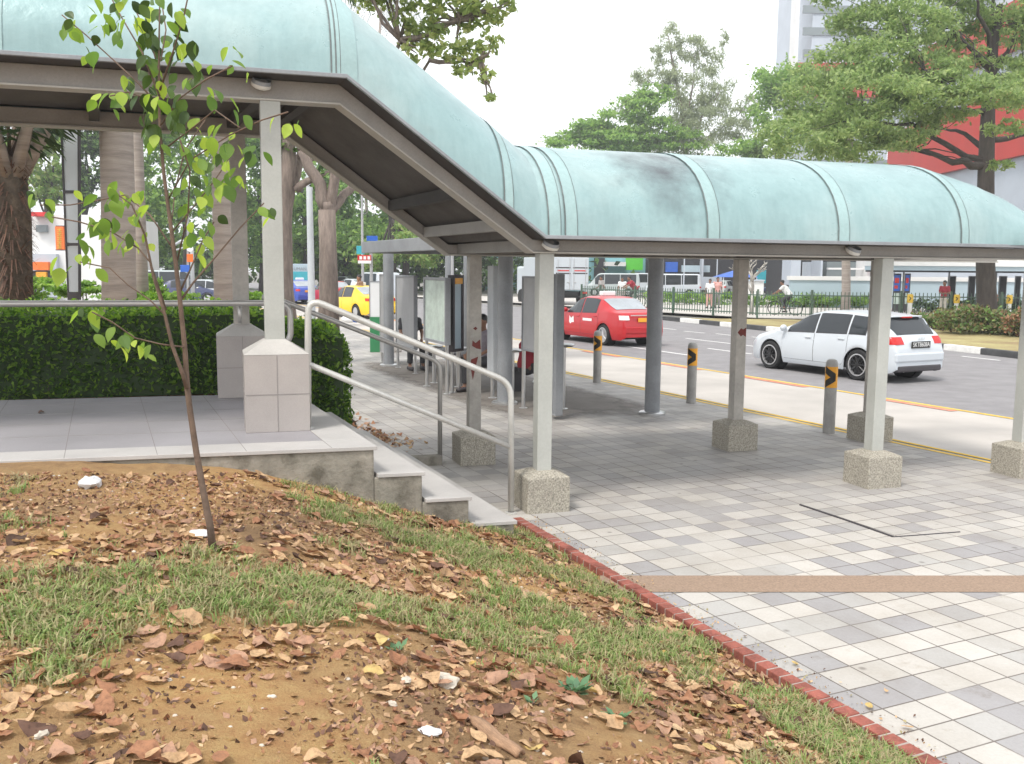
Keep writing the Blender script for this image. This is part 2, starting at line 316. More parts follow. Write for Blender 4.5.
def tag(o, label=None, cat=None, group=None, kind=None):
    if label: o['label'] = label
    if cat: o['category'] = cat
    if group: o['group'] = group
    if kind: o['kind'] = kind
    return o
def thing(name, label, cat, loc=(0, 0, 0), rz=0.0, group=None):
    o = bpy.data.objects.new(name, None); COL.objects.link(o); o.location = loc; o.rotation_euler = (0, 0, rz); o.empty_display_size = .1
    return tag(o, label, cat, group)
def copy_tree(o, parent=None):
    c = o.copy(); COL.objects.link(c)
    if parent: c.parent = parent
    for ch in list(o.children): copy_tree(ch, c)
    return c
def quads(name, V, mat, parent=None):
    """V: (n,4,3) array of separate quads -> one mesh"""
    V = np.asarray(V, np.float32); n = len(V)
    me = bpy.data.meshes.new(name); me.vertices.add(4 * n); me.vertices.foreach_set('co', V.reshape(-1))
    me.loops.add(4 * n); me.loops.foreach_set('vertex_index', np.arange(4 * n, dtype=np.int32))
    me.polygons.add(n); me.polygons.foreach_set('loop_start', np.arange(0, 4 * n, 4, dtype=np.int32)); me.update(calc_edges=True)
    for m in (mat if isinstance(mat, list) else [mat]): me.materials.append(m)
    if isinstance(mat, list): me.polygons.foreach_set('material_index', nr.randint(0, len(mat), n).astype(np.int32))
    o = bpy.data.objects.new(name, me); COL.objects.link(o)
    if parent is not None: o.parent = parent
    return o
def leaf_quads(P, size, up=.5, elong=1.8, jit=.35, droop=0.0):
    """diamond leaves with centres P"""
    n = len(P); P = np.asarray(P, float)
    d = nr.normal(size=(n, 3)); d[:, 2] -= droop; d /= np.linalg.norm(d, axis=1)[:, None] + 1e-9
    nn = nr.normal(size=(n, 3)); nn[:, 2] += up * 3; sd_ = np.cross(d, nn); sd_ /= np.linalg.norm(sd_, axis=1)[:, None] + 1e-9
    L = (size * (1 + jit * nr.uniform(-1, 1, n)))[:, None]; Wd = L / elong
    return np.stack([P - d * L * .5, P + sd_ * Wd * .5 - d * L * .08, P + d * L * .5, P - sd_ * Wd * .5 - d * L * .08], 1)
def cloud(clumps, n, sub=14, spread=.42, flat=.7):
    """leaf centres: every clump (cx,cy,cz,rx,ry,rz) gets sub-clumps on its shell"""
    clumps = np.array(clumps, float); vol = clumps[:, 3] * clumps[:, 4] + clumps[:, 3] * clumps[:, 5]; cnt = (n * vol / vol.sum()).astype(int) + 1
    out = []
    for c, k in zip(clumps, cnt):
        d = nr.normal(size=(sub, 3)); d /= np.linalg.norm(d, axis=1)[:, None]
        ctr = d * (nr.uniform(.35, 1.0, sub) ** .6)[:, None]
        wgt = nr.uniform(.4, 1.6, sub); wgt /= wgt.sum()
        idx = nr.choice(sub, k, p=wgt)
        p = ctr[idx] + nr.normal(size=(k, 3)) * spread * np.array([1, 1, flat]) * .55
        out.append(p * c[3:6] + c[:3])
    return np.concatenate(out)

# ------------------------------------------------------------------ ground, paving, road
def sheet(name, poly, z, mat, label=None, sub=0, kind='structure'):
    m = MB(); m.add([(p[0], p[1], z) for p in poly], [tuple(range(len(poly)))])
    a = sum(poly[i][0] * poly[(i + 1) % len(poly)][1] - poly[(i + 1) % len(poly)][0] * poly[i][1] for i in range(len(poly)))
    if a < 0: m.f = [tuple(reversed(f)) for f in m.f]
    o = m.build(name, mat); tag(o, label, kind=kind); return o
sheet('ground', [(-330, -60), (330, -60), (330, 420), (-330, 420)], -.14, MT['ground'])
RD = Vector((-.44, .898, 0)); RN = Vector((.898, .44, 0))       # road direction (away) and normal (across)
K0 = gp(768, 414)
def K(u, m=0.0, z=0.0): p = K0 + RD * u + RN * m; return Vector((p.x, p.y, z))
pv = [BO + BD * 11, K(-24), K(60), K(60, -4.2), Vector((-4.6, 20.0, 0)), Vector((-2.2, 13.0, 0)), Vector((-1.7, 10.9, 0)), BO - BD * .7 + BN * .35, BO]
sheet('paved_footpath', pv, 0.0, MT['paver'])
m = MB(); m.box((K(18, .02) + K(18, .02)) / 2 + Vector((0, 0, -.065)), (.12, 86, .13), math.atan2(RD.y, RD.x) - R(90)); tag(m.build('kerb', MT['conc']), kind='structure')
def rstrip(u0, u1, m0, m1): return [K(u0, m0), K(u1, m0), K(u1, m1), K(u0, m1)]
kb = [gp(1024, 359, -.12), gp(946, 350, -.12), gp(768, 331, -.12), gp(664, 320, -.12)]
kbx = [kb[0] + (kb[0] - kb[2]).normalized() * 26] + kb + [kb[3] + RD * 60, kb[3] + RD * 200]
sheet('road', [K(-30, .08), K(220, .08)] + [kbx[-1]] + list(reversed(kbx[:-1])), -.12, MT['asphalt'])
sheet('bus_bay', rstrip(-26, 70, .09, 3.75), -.116, MT['conc'])
sheet('kerb_line_marking', rstrip(-24, 58, -.02, .05), .004, MT['yellow'])
sheet('kerb_side_marking', rstrip(-24, 58, -.17, -.10), .004, MT['yellow'])
sheet('bay_edge_marking', rstrip(-26, 60, 3.72, 3.82), -.108, MT['yellow'])
mm = MB()
for k in range(14):
    u = -14 + k * 3.4; q = rstrip(u, u + 1.9, 3.52, 3.70); mm.add([(p.x, p.y, -.107) for p in q], [(3, 2, 1, 0)])
tag(mm.build('bay_red_marking', MT['redp']), kind='structure')
# lane lines
mm = MB()
def dash(a, b, wd=.12):
    a, b = gp(*a, -.12), gp(*b, -.12); d = (b - a).normalized(); n = Vector((-d.y, d.x, 0)) * wd / 2
    mm.add([(p.x, p.y, -.114) for p in (a - n, b - n, b + n, a + n)], [(0, 1, 2, 3)])
for a, b in [((612, 344.5), (690, 355.5)), ((686, 338.5), (772, 348.5)), ((708, 348.5), (752, 354.2)), ((684, 331.3), (705, 333.2)), ((716, 333.8), (738, 336.2)), ((752, 337), (775, 339.5)), ((962, 356.4), (1000, 360.6)), ((656, 327.5), (676, 329.8))]: dash(a, b)
tag(mm.build('lane_marking', MT['whitep']), kind='structure')
# brown strip and joint in the paving
a, b = gp(615, 584.3), gp(1300, 584.3); mm = MB()
p = [gp(600, 576), gp(1500, 576), gp(1500, 592.5), gp(600, 592.5)]
mm.add([(q.x, q.y, .004) for q in p], [(3, 2, 1, 0)]); tag(mm.build('brown_paving_strip', MT['strip']), kind='structure')
mm = MB(); mm.tube([gp(800, 505, .001), gp(845, 520, .001), gp(893, 537, .001)], .012, 5); mm.tube([gp(893, 537, .001), gp(915, 535.5, .001), gp(960, 532, .001)], .007, 5)
tag(mm.build('paving_joint', MT['dark']), kind='structure')
# grimy area under the shelter
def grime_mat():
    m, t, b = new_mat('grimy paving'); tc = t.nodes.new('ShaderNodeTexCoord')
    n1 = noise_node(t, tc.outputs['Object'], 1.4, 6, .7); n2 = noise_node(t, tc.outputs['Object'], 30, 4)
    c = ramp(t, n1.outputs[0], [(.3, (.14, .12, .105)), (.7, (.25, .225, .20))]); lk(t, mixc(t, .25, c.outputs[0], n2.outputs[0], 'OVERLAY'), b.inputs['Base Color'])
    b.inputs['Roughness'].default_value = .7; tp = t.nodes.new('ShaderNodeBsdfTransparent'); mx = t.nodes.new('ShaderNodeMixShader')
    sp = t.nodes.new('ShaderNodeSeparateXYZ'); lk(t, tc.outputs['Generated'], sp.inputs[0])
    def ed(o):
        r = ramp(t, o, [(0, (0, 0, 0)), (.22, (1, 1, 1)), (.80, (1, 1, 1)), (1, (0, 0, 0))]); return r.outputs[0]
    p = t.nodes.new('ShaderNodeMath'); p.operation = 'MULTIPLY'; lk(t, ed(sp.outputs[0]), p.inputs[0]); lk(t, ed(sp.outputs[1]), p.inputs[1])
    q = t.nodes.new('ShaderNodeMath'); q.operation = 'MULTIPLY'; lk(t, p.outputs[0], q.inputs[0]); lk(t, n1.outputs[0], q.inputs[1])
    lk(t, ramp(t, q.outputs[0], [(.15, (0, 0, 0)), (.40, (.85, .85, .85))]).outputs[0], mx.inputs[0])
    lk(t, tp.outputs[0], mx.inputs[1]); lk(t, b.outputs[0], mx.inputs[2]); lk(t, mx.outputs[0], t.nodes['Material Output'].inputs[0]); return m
GA = Vector((-.34, 15.6, 0)); 
ST = (Vector((.64, 13.4, 0)) - Vector((-2.7, 20.5, 0))).normalized(); SN = Vector((-ST.y, ST.x, 0))   # shelter axis (towards camera) and normal
if SN.x < 0: SN = -SN
def SH(a, n, z=0.0): p = Vector((-2.7, 20.5, 0)) + ST * a + SN * n; return Vector((p.x, p.y, z))
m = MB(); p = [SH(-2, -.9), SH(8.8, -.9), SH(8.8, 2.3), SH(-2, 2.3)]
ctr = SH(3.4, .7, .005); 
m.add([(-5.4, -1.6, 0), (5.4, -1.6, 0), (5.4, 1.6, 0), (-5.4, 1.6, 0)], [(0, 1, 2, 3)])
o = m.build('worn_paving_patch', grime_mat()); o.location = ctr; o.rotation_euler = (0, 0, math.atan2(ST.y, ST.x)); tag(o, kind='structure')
# far side: verge, footpath
FN = [gp(560, 305.5), gp(600, 308.5), gp(673, 313), gp(757, 318), gp(811, 319), gp(900, 320), gp(1000, 321.3), gp(1090, 322.5)]
sheet('verge', [(q.x, q.y) for q in kbx[:-2]] + [(q.x, q.y) for q in reversed(FN)] + [(60, 30)], -.02, MT['verge'])
sheet('far_footpath', [(q.x, q.y) for q in FN] + [(90, 44), (90, 60), (-10, 75)], .0, MT['pave2'])
mb = MB(); mk = MB()
tot = 0.0
pts = [Vector((q.x, q.y, 0)) for q in kbx[:-2]]; pts[-1] = pts[-2] + (pts[-1] - pts[-2]) 
seg = []
for i in range(len(pts) - 1):
    n = max(1, round((pts[i + 1] - pts[i]).length / 1.45))
    for k in range(n): seg.append((pts[i].lerp(pts[i + 1], k / n), pts[i].lerp(pts[i + 1], (k + 1) / n)))
for i, (p, q) in enumerate(seg):
    c = (p + q) / 2; ln = (q - p).length
    (mb if i % 2 else mk).box((c.x, c.y, -.035), (ln, .22, .19), math.atan2(q.y - p.y, q.x - p.x))
tag(mb.build('median_kerb', MT['kerbw'], bevel=.02), kind='structure'); tag(mk.build('median_kerb', MT['kerbk'], bevel=.02), kind='structure')

# ------------------------------------------------------------------ soil mound beside the path
ZL = .84
_e0, e2_ = gp(0, 460.5, ZL), gp(374, 446, ZL); nd_ = (gp(312, 405, ZL) - e2_).normalized()
def mound_z(P):
    q = Vector((P[0], P[1], 0)) - BO; d = q.dot(BN)
    if d < 0: return -.05
    z = .92 * math.tanh(d / 2.12) - .045 - .085 * math.sin(math.pi * min(1, d / 2.5))
    b = mnoise.noise(Vector((P[0] * .8, P[1] * .8, 3))) * .05 + mnoise.noise(Vector((P[0] * 2.7, P[1] * 2.7, 9))) * .022 + mnoise.noise(Vector((P[0] * 9, P[1] * 9, 1))) * .008
    return min(z + b * ss(0, .7, d), .826 + .2 * max(0, b) * (1 if (q - (e2_ - BO)).dot(nd_) < -.1 else 0))
def MP(i, d): p = BO + BD * i + BN * d; return Vector((p.x, p.y, mound_z(p)))
rows = []
ii = np.concatenate([np.arange(-.2, 8.6, .06), [9.5, 11]]); dd = np.concatenate([np.arange(0, 5.2, .06), np.arange(5.4, 10, .4)])
m = MB(); m.grid([[MP(i, d) for d in dd] for i in ii]); tag(m.build('soil_mound', MT['soil'], smooth=True), kind='structure')
# red brick edging, one course on edge
m = MB(); br = MB()
k = 0; L_ = .098
for k in range(104):
    c = BO + BD * (k * L_ + .05) + BN * .035; j = rnd.uniform(-.003, .003)
    br.box((c.x, c.y, -.045 + .01 + j), (L_ - .011, .085 + rnd.uniform(-.004, .004), .13), math.atan2(BD.y, BD.x) + rnd.uniform(-.015, .015))
c = BO + BD * 5.1 + BN * .035; m.box((c.x, c.y, -.06), (10.2, .078, .17), math.atan2(BD.y, BD.x))
tag(br.build('brick_edging', MT['brick'], bevel=.006), kind='structure'); tag(m.build('brick_edging_mortar', MT['mortar']), kind='structure')

# ------------------------------------------------------------------ raised landing with steps
e2 = gp(374, 446, ZL); e0 = gp(0, 460.5, ZL); n0 = gp(312, 405, ZL)
ed = (e0 - e2).normalized(); nd = (n0 - e2).normalized()
SD = -ed                                                     # down-stair direction (towards the right)
def LP(a, b): p = e2 + SD * a + nd * b; return (p.x, p.y)     # a along the stairs, b across
land = thing('raised_landing', 'raised tiled landing with mouldy cement side wall and steps down to the path', 'landing', (0, 0, 0))
RS, TR, BK = ZL / 4, .36, 3.15
m = MB(); m.prism([LP(-9, 0), LP(0, 0), LP(0, BK), LP(-9, BK)], -.1, ZL - .03)
for k in (1, 2, 3): m.prism([LP((k - 1) * TR, 0), LP(k * TR, 0), LP(k * TR, BK), LP((k - 1) * TR, BK)], -.1 - .001 * k, ZL - k * RS - .03)
m.build('side_wall', MT['wall'], land, bevel=.012)
m = MB(); m.prism([LP(-9, .31), LP(-.31, .31), LP(-.31, BK), LP(-9, BK)], ZL - .03, ZL); m.build('floor', MT['ltile'], land)
m = MB(); m.prism([LP(-9, -.015), LP(.02, -.015), LP(.02, .307), LP(-9, .307)], ZL - .03, ZL + .001)
m.prism([LP(-.307, .311), LP(.02, .311), LP(.02, BK), LP(-.307, BK)], ZL - .03, ZL + .001)
m.build('nosing', MT['nosing'], land, bevel=.004)
jo = MB()
for k in range(1, 22):
    for (b0, b1) in ((-.012, BK),):
        p, q = LP(-.6 * k + .29, b0), LP(-.6 * k + .29, b1); jo.tube([(p[0], p[1], ZL - .0005), (q[0], q[1], ZL - .0005)], .0032, 4)
for b in (.91, 1.51, 2.11, 2.71): p, q = LP(-9, b), LP(-.31, b); jo.tube([(p[0], p[1], ZL - .0005), (q[0], q[1], ZL - .0005)], .0032, 4)
jo.build('tile_joint', MT['joint'], land)
for k in (1, 2, 3):
    m = MB(); z = ZL - k * RS; m.prism([LP((k - 1) * TR + .022, -.012), LP(k * TR + .02, -.012), LP(k * TR + .02, BK), LP((k - 1) * TR + .022, BK)], z - .03, z); m.build('tread', MT['nosing'], land, bevel=.004)
# kerb strip along the far side of the stairs
m = MB(); m.prism([LP(-.1, BK + .01), LP(3 * TR + .5, BK + .01), LP(3 * TR + .5, BK + .15), LP(-.1, BK + .15)], -.1, .10); m.build('side_kerb', MT['wall'], land, bevel=.01)

# ------------------------------------------------------------------ covered walkway
SB, SC, DZ = -1.79, -.14, 1.2
SK = .115      # the roof bends run slightly askew to the path
def zoff(s, n=0.0):
    s = s + SK * n; return DZ if s <= SB else 0.0 if s >= SC else DZ * (SC - s) / (SC - SB)
HW, NC, ZE, BR = 1.38, 1.06, 2.43, .88
def vault(s, ph, off=0.0):
    c, sn = math.cos(ph), math.sin(ph); e = .88
    x = math.copysign(abs(c) ** e, c); y = abs(sn) ** e
    n = NC - (HW + off) * x; return W(s, n, ZE + zoff(s) + (BR + off) * y)
NPH = 28
PH = [math.pi * i / NPH for i in range(NPH + 1)]
def s_eave(u, zl=0.0, n=-.32):
    best = min(range(-900, 900), key=lambda k: abs(proj(W(k / 100, n, ZE + zoff(k / 100)))[0] - u)); return best / 100
can = thing('covered_walkway', 'long covered walkway with aqua barrel vault roof stepping down from the landing to the path', 'walkway', (0, 0, 0))
def dent(p, s):
    return p
def roof_panel(s0, s1, send=None, dents=0.0):
    n = max(2, int((s1 - s0) / .12)); rows = []
    for i in range(n + 1):
        t = i / n; row = []
        for j, ph in enumerate(PH):
            e = s1 if send is None else send(ph)
            s = s0 + (e - s0) * t; p = vault(s, ph)
            if dents:
                f = ss(0, .4, t) * dents; q = mnoise.noise(Vector((s * 1.3, ph * 2.2, 5))) + .5 * mnoise.noise(Vector((s * 3.1, ph * 5, 2)))
                nrm = (p - W(s, NC, ZE + zoff(s))).normalized(); p = p + nrm * q * f
                p.z = ZE + (p.z - ZE) * (1 - .42 * max(0, (s - s0) / 1.0) ** 1.6)
            else:
                nrm = (p - W(s, NC, ZE + zoff(s))).normalized(); p = p + nrm * .002 * mnoise.noise(Vector((s * 1.1, ph * 1.6, 8)))
            row.append(p)
        rows.append(row)
    m = MB(); m.grid(rows, flip=True); o = m.build('roof_panel', MT['roof'], can, smooth=True)
    so = o.modifiers.new('thick', 'SOLIDIFY'); so.thickness = .012; so.offset = -1; so.use_rim = False
    return o
cuts = [-8.2, -6.3, -4.2, s_eave(337), SB, s_eave(508.5), SC, s_eave(570), s_eave(713), s_eave(843), s_eave(965)]
for a, b in zip(cuts[:-1], cuts[1:]):
    if b - a > .05: roof_panel(a, b)
roof_panel(cuts[-1], 5.9, send=lambda ph: 5.28 + .8 * max(0, math.cos(ph)) ** 6, dents=.07)
def band(s0, s1, mat, off, name='seam_band', sh0=None):
    k = 4 if s0 < SB < s1 or s0 < SC < s1 else 1
    ss_ = [s0 + (s1 - s0) * i / k for i in range(k + 1)]
    if s0 < SB < s1: ss_ = [s0, SB, s1]
    if s0 < SC < s1: ss_ = [s0, SC, s1]
    m = MB(); m.grid([[vault(s, ph, off) for ph in PH] for s in ss_], flip=True); o = m.build(name, mat, can, smooth=True)
def bandu(u0, u1):
    a, b = s_eave(u0), s_eave(u1); band(a, b, MT['band'], .006); 
    band(a - .006, a + .006, MT['seam'], .0095, 'seam'); band(b - .0025, b + .0025, MT['seam'], .009, 'seam')
for s in (-6.3, -4.2): band(s - .06, s + .06, MT['band'], .007)
for u0, u1 in ((331, 341), (504.5, 513), (549, 561), (565, 577), (707, 719), (838, 849), (961, 968)): bandu(u0, u1)
band(SB - .04, SB + .12, MT['band'], .008); band(SB - .05, SB - .038, MT['seam'], .010, 'seam')
# beams, soffit, ceiling
def ext(name, n0, n1, z0, z1, mat, s0, s1, bev=0.0, drop=0.0):
    ks = [s0] + [q for q in (SB, SC) if s0 < q < s1] + [s1]
    m = MB(); vs = []
    for s in ks:
        a, b = (s - SK * n0, s - SK * n1) if s in (SB, SC) else (s, s)
        zl = z0 - drop if s <= SB else z0
        zh = z1 - drop if (s <= SB and name == 'beam_flange') else z1
        vs += [W(a, n0, zl + zoff(a, n0)), W(b, n1, zl + zoff(b, n1)), W(b, n1, zh + zoff(b, n1)), W(a, n0, zh + zoff(a, n0))]
    fs = []
    for i in range(len(ks) - 1):
        for k in range(4): fs.append((i * 4 + k, (i + 1) * 4 + k, (i + 1) * 4 + (k + 1) % 4, i * 4 + (k + 1) % 4))
    fs += [(0, 1, 2, 3), tuple(reversed(range((len(ks) - 1) * 4, len(ks) * 4)))]
    m.add(vs, fs); return m.build(name, mat, can, bevel=bev)
for nn in (0.0, 2.12):
    ext('beam', nn - .065, nn + .065, 2.303, 2.405, MT['beam'], -8.2, 8.0 if nn == 0 else 7.0, .006, .045)
    ext('beam_flange', nn - .085, nn + .085, 2.288, 2.302, MT['lip'], -8.2, 8.0 if nn == 0 else 7.0, 0.0, .045)
ext('eave_soffit', -.318, -.04, 2.407, 2.422, MT['gap'], -8.2, 6.6); ext('eave_soffit', 2.16, 2.42, 2.407, 2.422, MT['gap'], -8.2, 5.6)  # the eave gap's shade is put into the soffit's near black colour
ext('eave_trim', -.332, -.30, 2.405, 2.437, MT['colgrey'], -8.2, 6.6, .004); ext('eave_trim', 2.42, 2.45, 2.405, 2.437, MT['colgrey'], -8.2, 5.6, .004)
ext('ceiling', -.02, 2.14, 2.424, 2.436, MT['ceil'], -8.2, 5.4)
for s in (-6.9, -5.0, -3.6, -2.35, -1.95, -.75, -.38, .0, 1.7, 3.4, 5.3):
    m = MB(); a, b = W(s, .07, zoff(s, .07) + 2.36), W(s - SK * 2, 2.05, zoff(s - SK * 2, 2.05) + 2.36); 
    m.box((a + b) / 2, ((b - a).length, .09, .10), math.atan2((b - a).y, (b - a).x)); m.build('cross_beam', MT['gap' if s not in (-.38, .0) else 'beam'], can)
# posts on plinths
def post(s, n, zb, upper=False, tint='post', patch=()):
    zt = (2.288 if s > SB else 2.243) + zoff(s, n); b0 = W(s, n, zb)
    if upper:
        pl = MB(); c = b0; h, wd = .62, .50
        pl.box(c + Vector((0, 0, h / 2)), (wd, wd, h), TH)
        o = pl.build('plinth', MT['clad'], can, bevel=.004)
        jm = MB()
        for sx, sy in ((1, 0), (-1, 0), (0, 1), (0, -1)):
            f = E_ * sx + N_ * sy; g = E_ * sy + N_ * sx
            jm.tube([c + f * (wd / 2) + Vector((0, 0, 0.005)), c + f * (wd / 2) + Vector((0, 0, h - .005))], .004, 4); jm.tube([c + f * wd / 2 - g * (wd / 2 - .003) + Vector((0, 0, h * .49)), c + f * wd / 2 + g * (wd / 2 - .003) + Vector((0, 0, h * .49))], .004, 4)
        jm.build('joint', MT['joint'], o)
        cp = MB(); r0, r1 = wd / 2 + .004, .085
        cs = [(-1, -1), (1, -1), (1, 1), (-1, 1)]
        cp.add([c + E_ * x * r0 + N_ * y * r0 + Vector((0, 0, h)) for x, y in cs] + [c + E_ * x * r1 + N_ * y * r1 + Vector((0, 0, h + .11)) for x, y in cs], [(4, 5, 6, 7)] + [(i, (i + 1) % 4, 4 + (i + 1) % 4, 4 + i) for i in range(4)] + [(3, 2, 1, 0)])
        cp.build('plinth_cap', MT['cladcap'], can, bevel=.004); z0 = zb + .71; pw = .155
    else:
        h, wd = .36, .40; pl = MB(); cs = [(-1, -1), (1, -1), (1, 1), (-1, 1)]; r0, r1 = wd / 2, .09
        lv = [(-.02, r0), (h - .045, r0), (h, r1)]
        pl.add([b0 + E_ * x * r + N_ * y * r + Vector((0, 0, z)) for z, r in lv for x, y in cs], [(8, 9, 10, 11)] + [(l * 4 + i, l * 4 + (i + 1) % 4, l * 4 + 4 + (i + 1) % 4, l * 4 + 4 + i) for l in (0, 1) for i in range(4)])
        pl.build('plinth', MT['aggr'], can, bevel=.008); z0 = zb + h - .02; pw = .135
    p = MB(); p.box((b0.x, b0.y, (z0 + zt) / 2), (pw, pw, zt - z0), TH); o = p.build('post', MT[tint], can, bevel=.006)
    for (dz, poly) in patch:
        q = MB(); 
        vs = [b0 - N_ * (pw / 2 + .002) + E_ * x + Vector((0, 0, dz + y)) for x, y in poly]
        q.add(vs, [tuple(range(len(vs)))]); q.build('paint_patch', MT['maroon'], o)
    return o
post(0, 0, 0); post(3.57, 0, 0); post(5.45, -.02, 0, tint='post')
arrow = [(1.42, [(-.055, 0), (-.01, .05), (.02, .035), (.06, .06), (.06, -.055), (.02, -.03), (-.01, -.05)])]
post(-.07, 2.12, 0, tint='postw', patch=[(1.13, [(-.06, -.03), (-.03, -.20), (.0, -.06), (.03, .06), (-.05, .03)]), (1.31, [(-.035, .06), (.0, .03), (.05, .07), (.06, -.04), (.01, -.03), (-.04, .0)]), (1.5, [(-.03, .0), (.0, .02), (.02, .0), (.0, -.02)])])
post(3.22, 2.09, 0, tint='postw', patch=arrow); post(5.22, 2.14, 0, tint='postw')
post(-2.32, 0, ZL, True); post(-2.53, 2.12, ZL, True, tint='postw'); post(-6.9, 0, ZL, True); post(-6.9, 2.12, ZL, True, tint='postw')
# angle brackets of the upper near post
# round lamps on the beam
for s in (s_eave(553, n=-.1) - .02, s_eave(853, n=-.1), s_eave(262, n=-.1)):
    c = W(s, -.13, 2.39 + zoff(s, -.13)); m = MB(); m.lathe([(.07, 0), (.075, -.03), (.055, -.06), (.0, -.06)], (0, 0, 0), 14)
    o = m.build('lamp', MT['colgrey'], can, auto=R(40)); o.location = c; o.rotation_euler = (R(28), R(10), TH)
    l = MB(); l.lathe([(.078, -.028), (.076, -.055), (.05, -.07), (0, -.074)], (0, 0, 0), 16); q = l.build('lens', MT['lens'], o, smooth=True)

# ------------------------------------------------------------------ handrails
def bend(pts, r=.1, k=5):
    """polyline with rounded corners"""
    pts = [Vector(p) for p in pts]; out = [pts[0]]
    for a, b, c in zip(pts[:-2], pts[1:-1], pts[2:]):
        u, v = (a - b), (c - b); d = min(r, u.length * .45, v.length * .45); p, q = b + u.normalized() * d, b + v.normalized() * d
        for i in range(k + 1):
            t = i / k; out.append(p * (1 - t) ** 2 + b * 2 * t * (1 - t) + q * t * t)
    return out + [pts[-1]]
hr = thing('stair_handrail', 'pale tubular handrail with a middle rail on the near side of the steps', 'handrail', (0, 0, 0))
A = gp(308, 428, ZL); Bf = gp(511, 513, 0.0)
At = at(308, 298, A.y); Bt = at(511, 383, Bf.y)
m = MB(); m.tube(bend([A, At, Bt, Bf], .13), .027, 10); m.build('top_rail', MT['railp'], hr, smooth=True)
Am = at(284, 349, A.y + .05); A2 = at(308, 364, A.y); Bm = at(511, 447, Bf.y)
m = MB(); m.tube([Am, A2, Bm], .025, 10); m.build('middle_rail', MT['railp'], hr, smooth=True)
for q, nz in ((A, ZL), (Bf, 0)): m = MB(); m.lathe([(.055, 0), (.055, .008), (.03, .012)], q, 14); m.build('base_plate', MT['railp'], hr)
hr2 = thing('stair_handrail', 'slimmer weathered handrail on the far hedge side of the steps', 'handrail', (0, 0, 0))
C = gp(440, 462, 0); Ct = at(440, 362, C.y); D0 = at(277, 299, C.y - .75); D1 = at(262, 297, C.y - .8)
m = MB(); m.tube(bend([D1, D0, Ct, C], .12), .026, 10); m.build('top_rail', MT['rail'], hr2, smooth=True)
m = MB(); m.lathe([(.05, 0), (.05, .008), (.03, .012)], C, 14); m.build('base_plate', MT['rail'], hr2)
gr = thing('guard_rail', 'horizontal brushed steel guard rail across the landing in front of the long hedge', 'rail', (0, 0, 0))
def railpt(u, v, n):
    lo, hi = -12.0, 6.0
    for _ in range(50):
        mid = (lo + hi) / 2
        if proj(W(mid, n, 1.8))[0] < u: lo = mid
        else: hi = mid
    return lo
s1 = railpt(290, 303, 1.86); P1 = W(s1, 1.86, 0); zr = at(281, 303, P1.y).z
s0 = -8.8
m = MB(); m.tube(bend([W(s0, 1.86, zr), W(s1, 1.86, zr), W(s1, 1.86, ZL + .55), W(s1 - .25, 1.86, ZL + .5)], .13), .031, 10); m.build('top_rail', MT['rail'], gr, smooth=True)
for s in (-2.55, -5.0, -7.5):
    m = MB(); m.tube([W(s, 1.9, ZL + (0 if s < -3 else .75)), W(s, 1.9, zr - .02)], .02, 8); m.build('rail_support', MT['rail'], gr, smooth=True)

# ------------------------------------------------------------------ bus shelter
shl = thing('bus_shelter', 'long grey bus shelter with flat roof on round steel footed columns beside the bus bay', 'bus shelter', (0, 0, 0))
def SHQ(P): q = Vector(P) - SH(0, 0); return q.dot(ST), q.dot(SN)
m = MB(); RA = min(range(-300, 300), key=lambda k: abs(proj(SH(k / 100, -.93, 2.5))[0] - 362)) / 100; rp = [SH(RA, -.85), SH(9.6, -.85), SH(9.6, 2.0), SH(RA, 2.0)]; m.prism([(p.x, p.y) for p in rp], 2.60, 2.64); m.build('roof', MT['colgrey'], shl)
m = MB()
for a0, a1, n0_, n1_ in ((RA - .05, 9.65, -.93, -.85), (RA - .05, 9.65, 2.0, 2.08), (RA - .05, RA, -.85, 2.0), (9.6, 9.65, -.85, 2.0)):
    q = [SH(a0, n0_), SH(a1, n0_), SH(a1, n1_), SH(a0, n1_)]; m.prism([(p.x, p.y) for p in q], 2.44, 2.665)
m.build('fascia', MT['colgrey'], shl, bevel=.01)
def roundcol(P, r=.115, h=2.62, parent=shl, name='column'):
    m = MB(); m.lathe([(r, 0.03), (r, h)], (P.x, P.y, 0), 18); o = m.build(name, MT['colgrey'], parent, smooth=True)
    f = MB(); f.lathe([(r * 1.75, .0), (r * 1.75, .035), (r * 1.6, .05), (r * 1.02, .055)], (P.x, P.y, 0), 20); f.build('base_flange', MT['steel'], o, auto=R(40)); return o
roundcol(gp(389, 366)); roundcol(gp(504.5, 404), .12); roundcol(gp(652, 414.5)); roundcol(SH(0.3, 1.75)); roundcol(SH(4.0, 1.75)); roundcol(gp(448, 360), .07)
def leg(m, P, h, r=.03): m.lathe([(r, 0), (r, h)], (P.x, P.y, 0), 10); m.lathe([(r * 2.2, 0), (r * 2.2, .012), (r, .016)], (P.x, P.y, 0), 12)
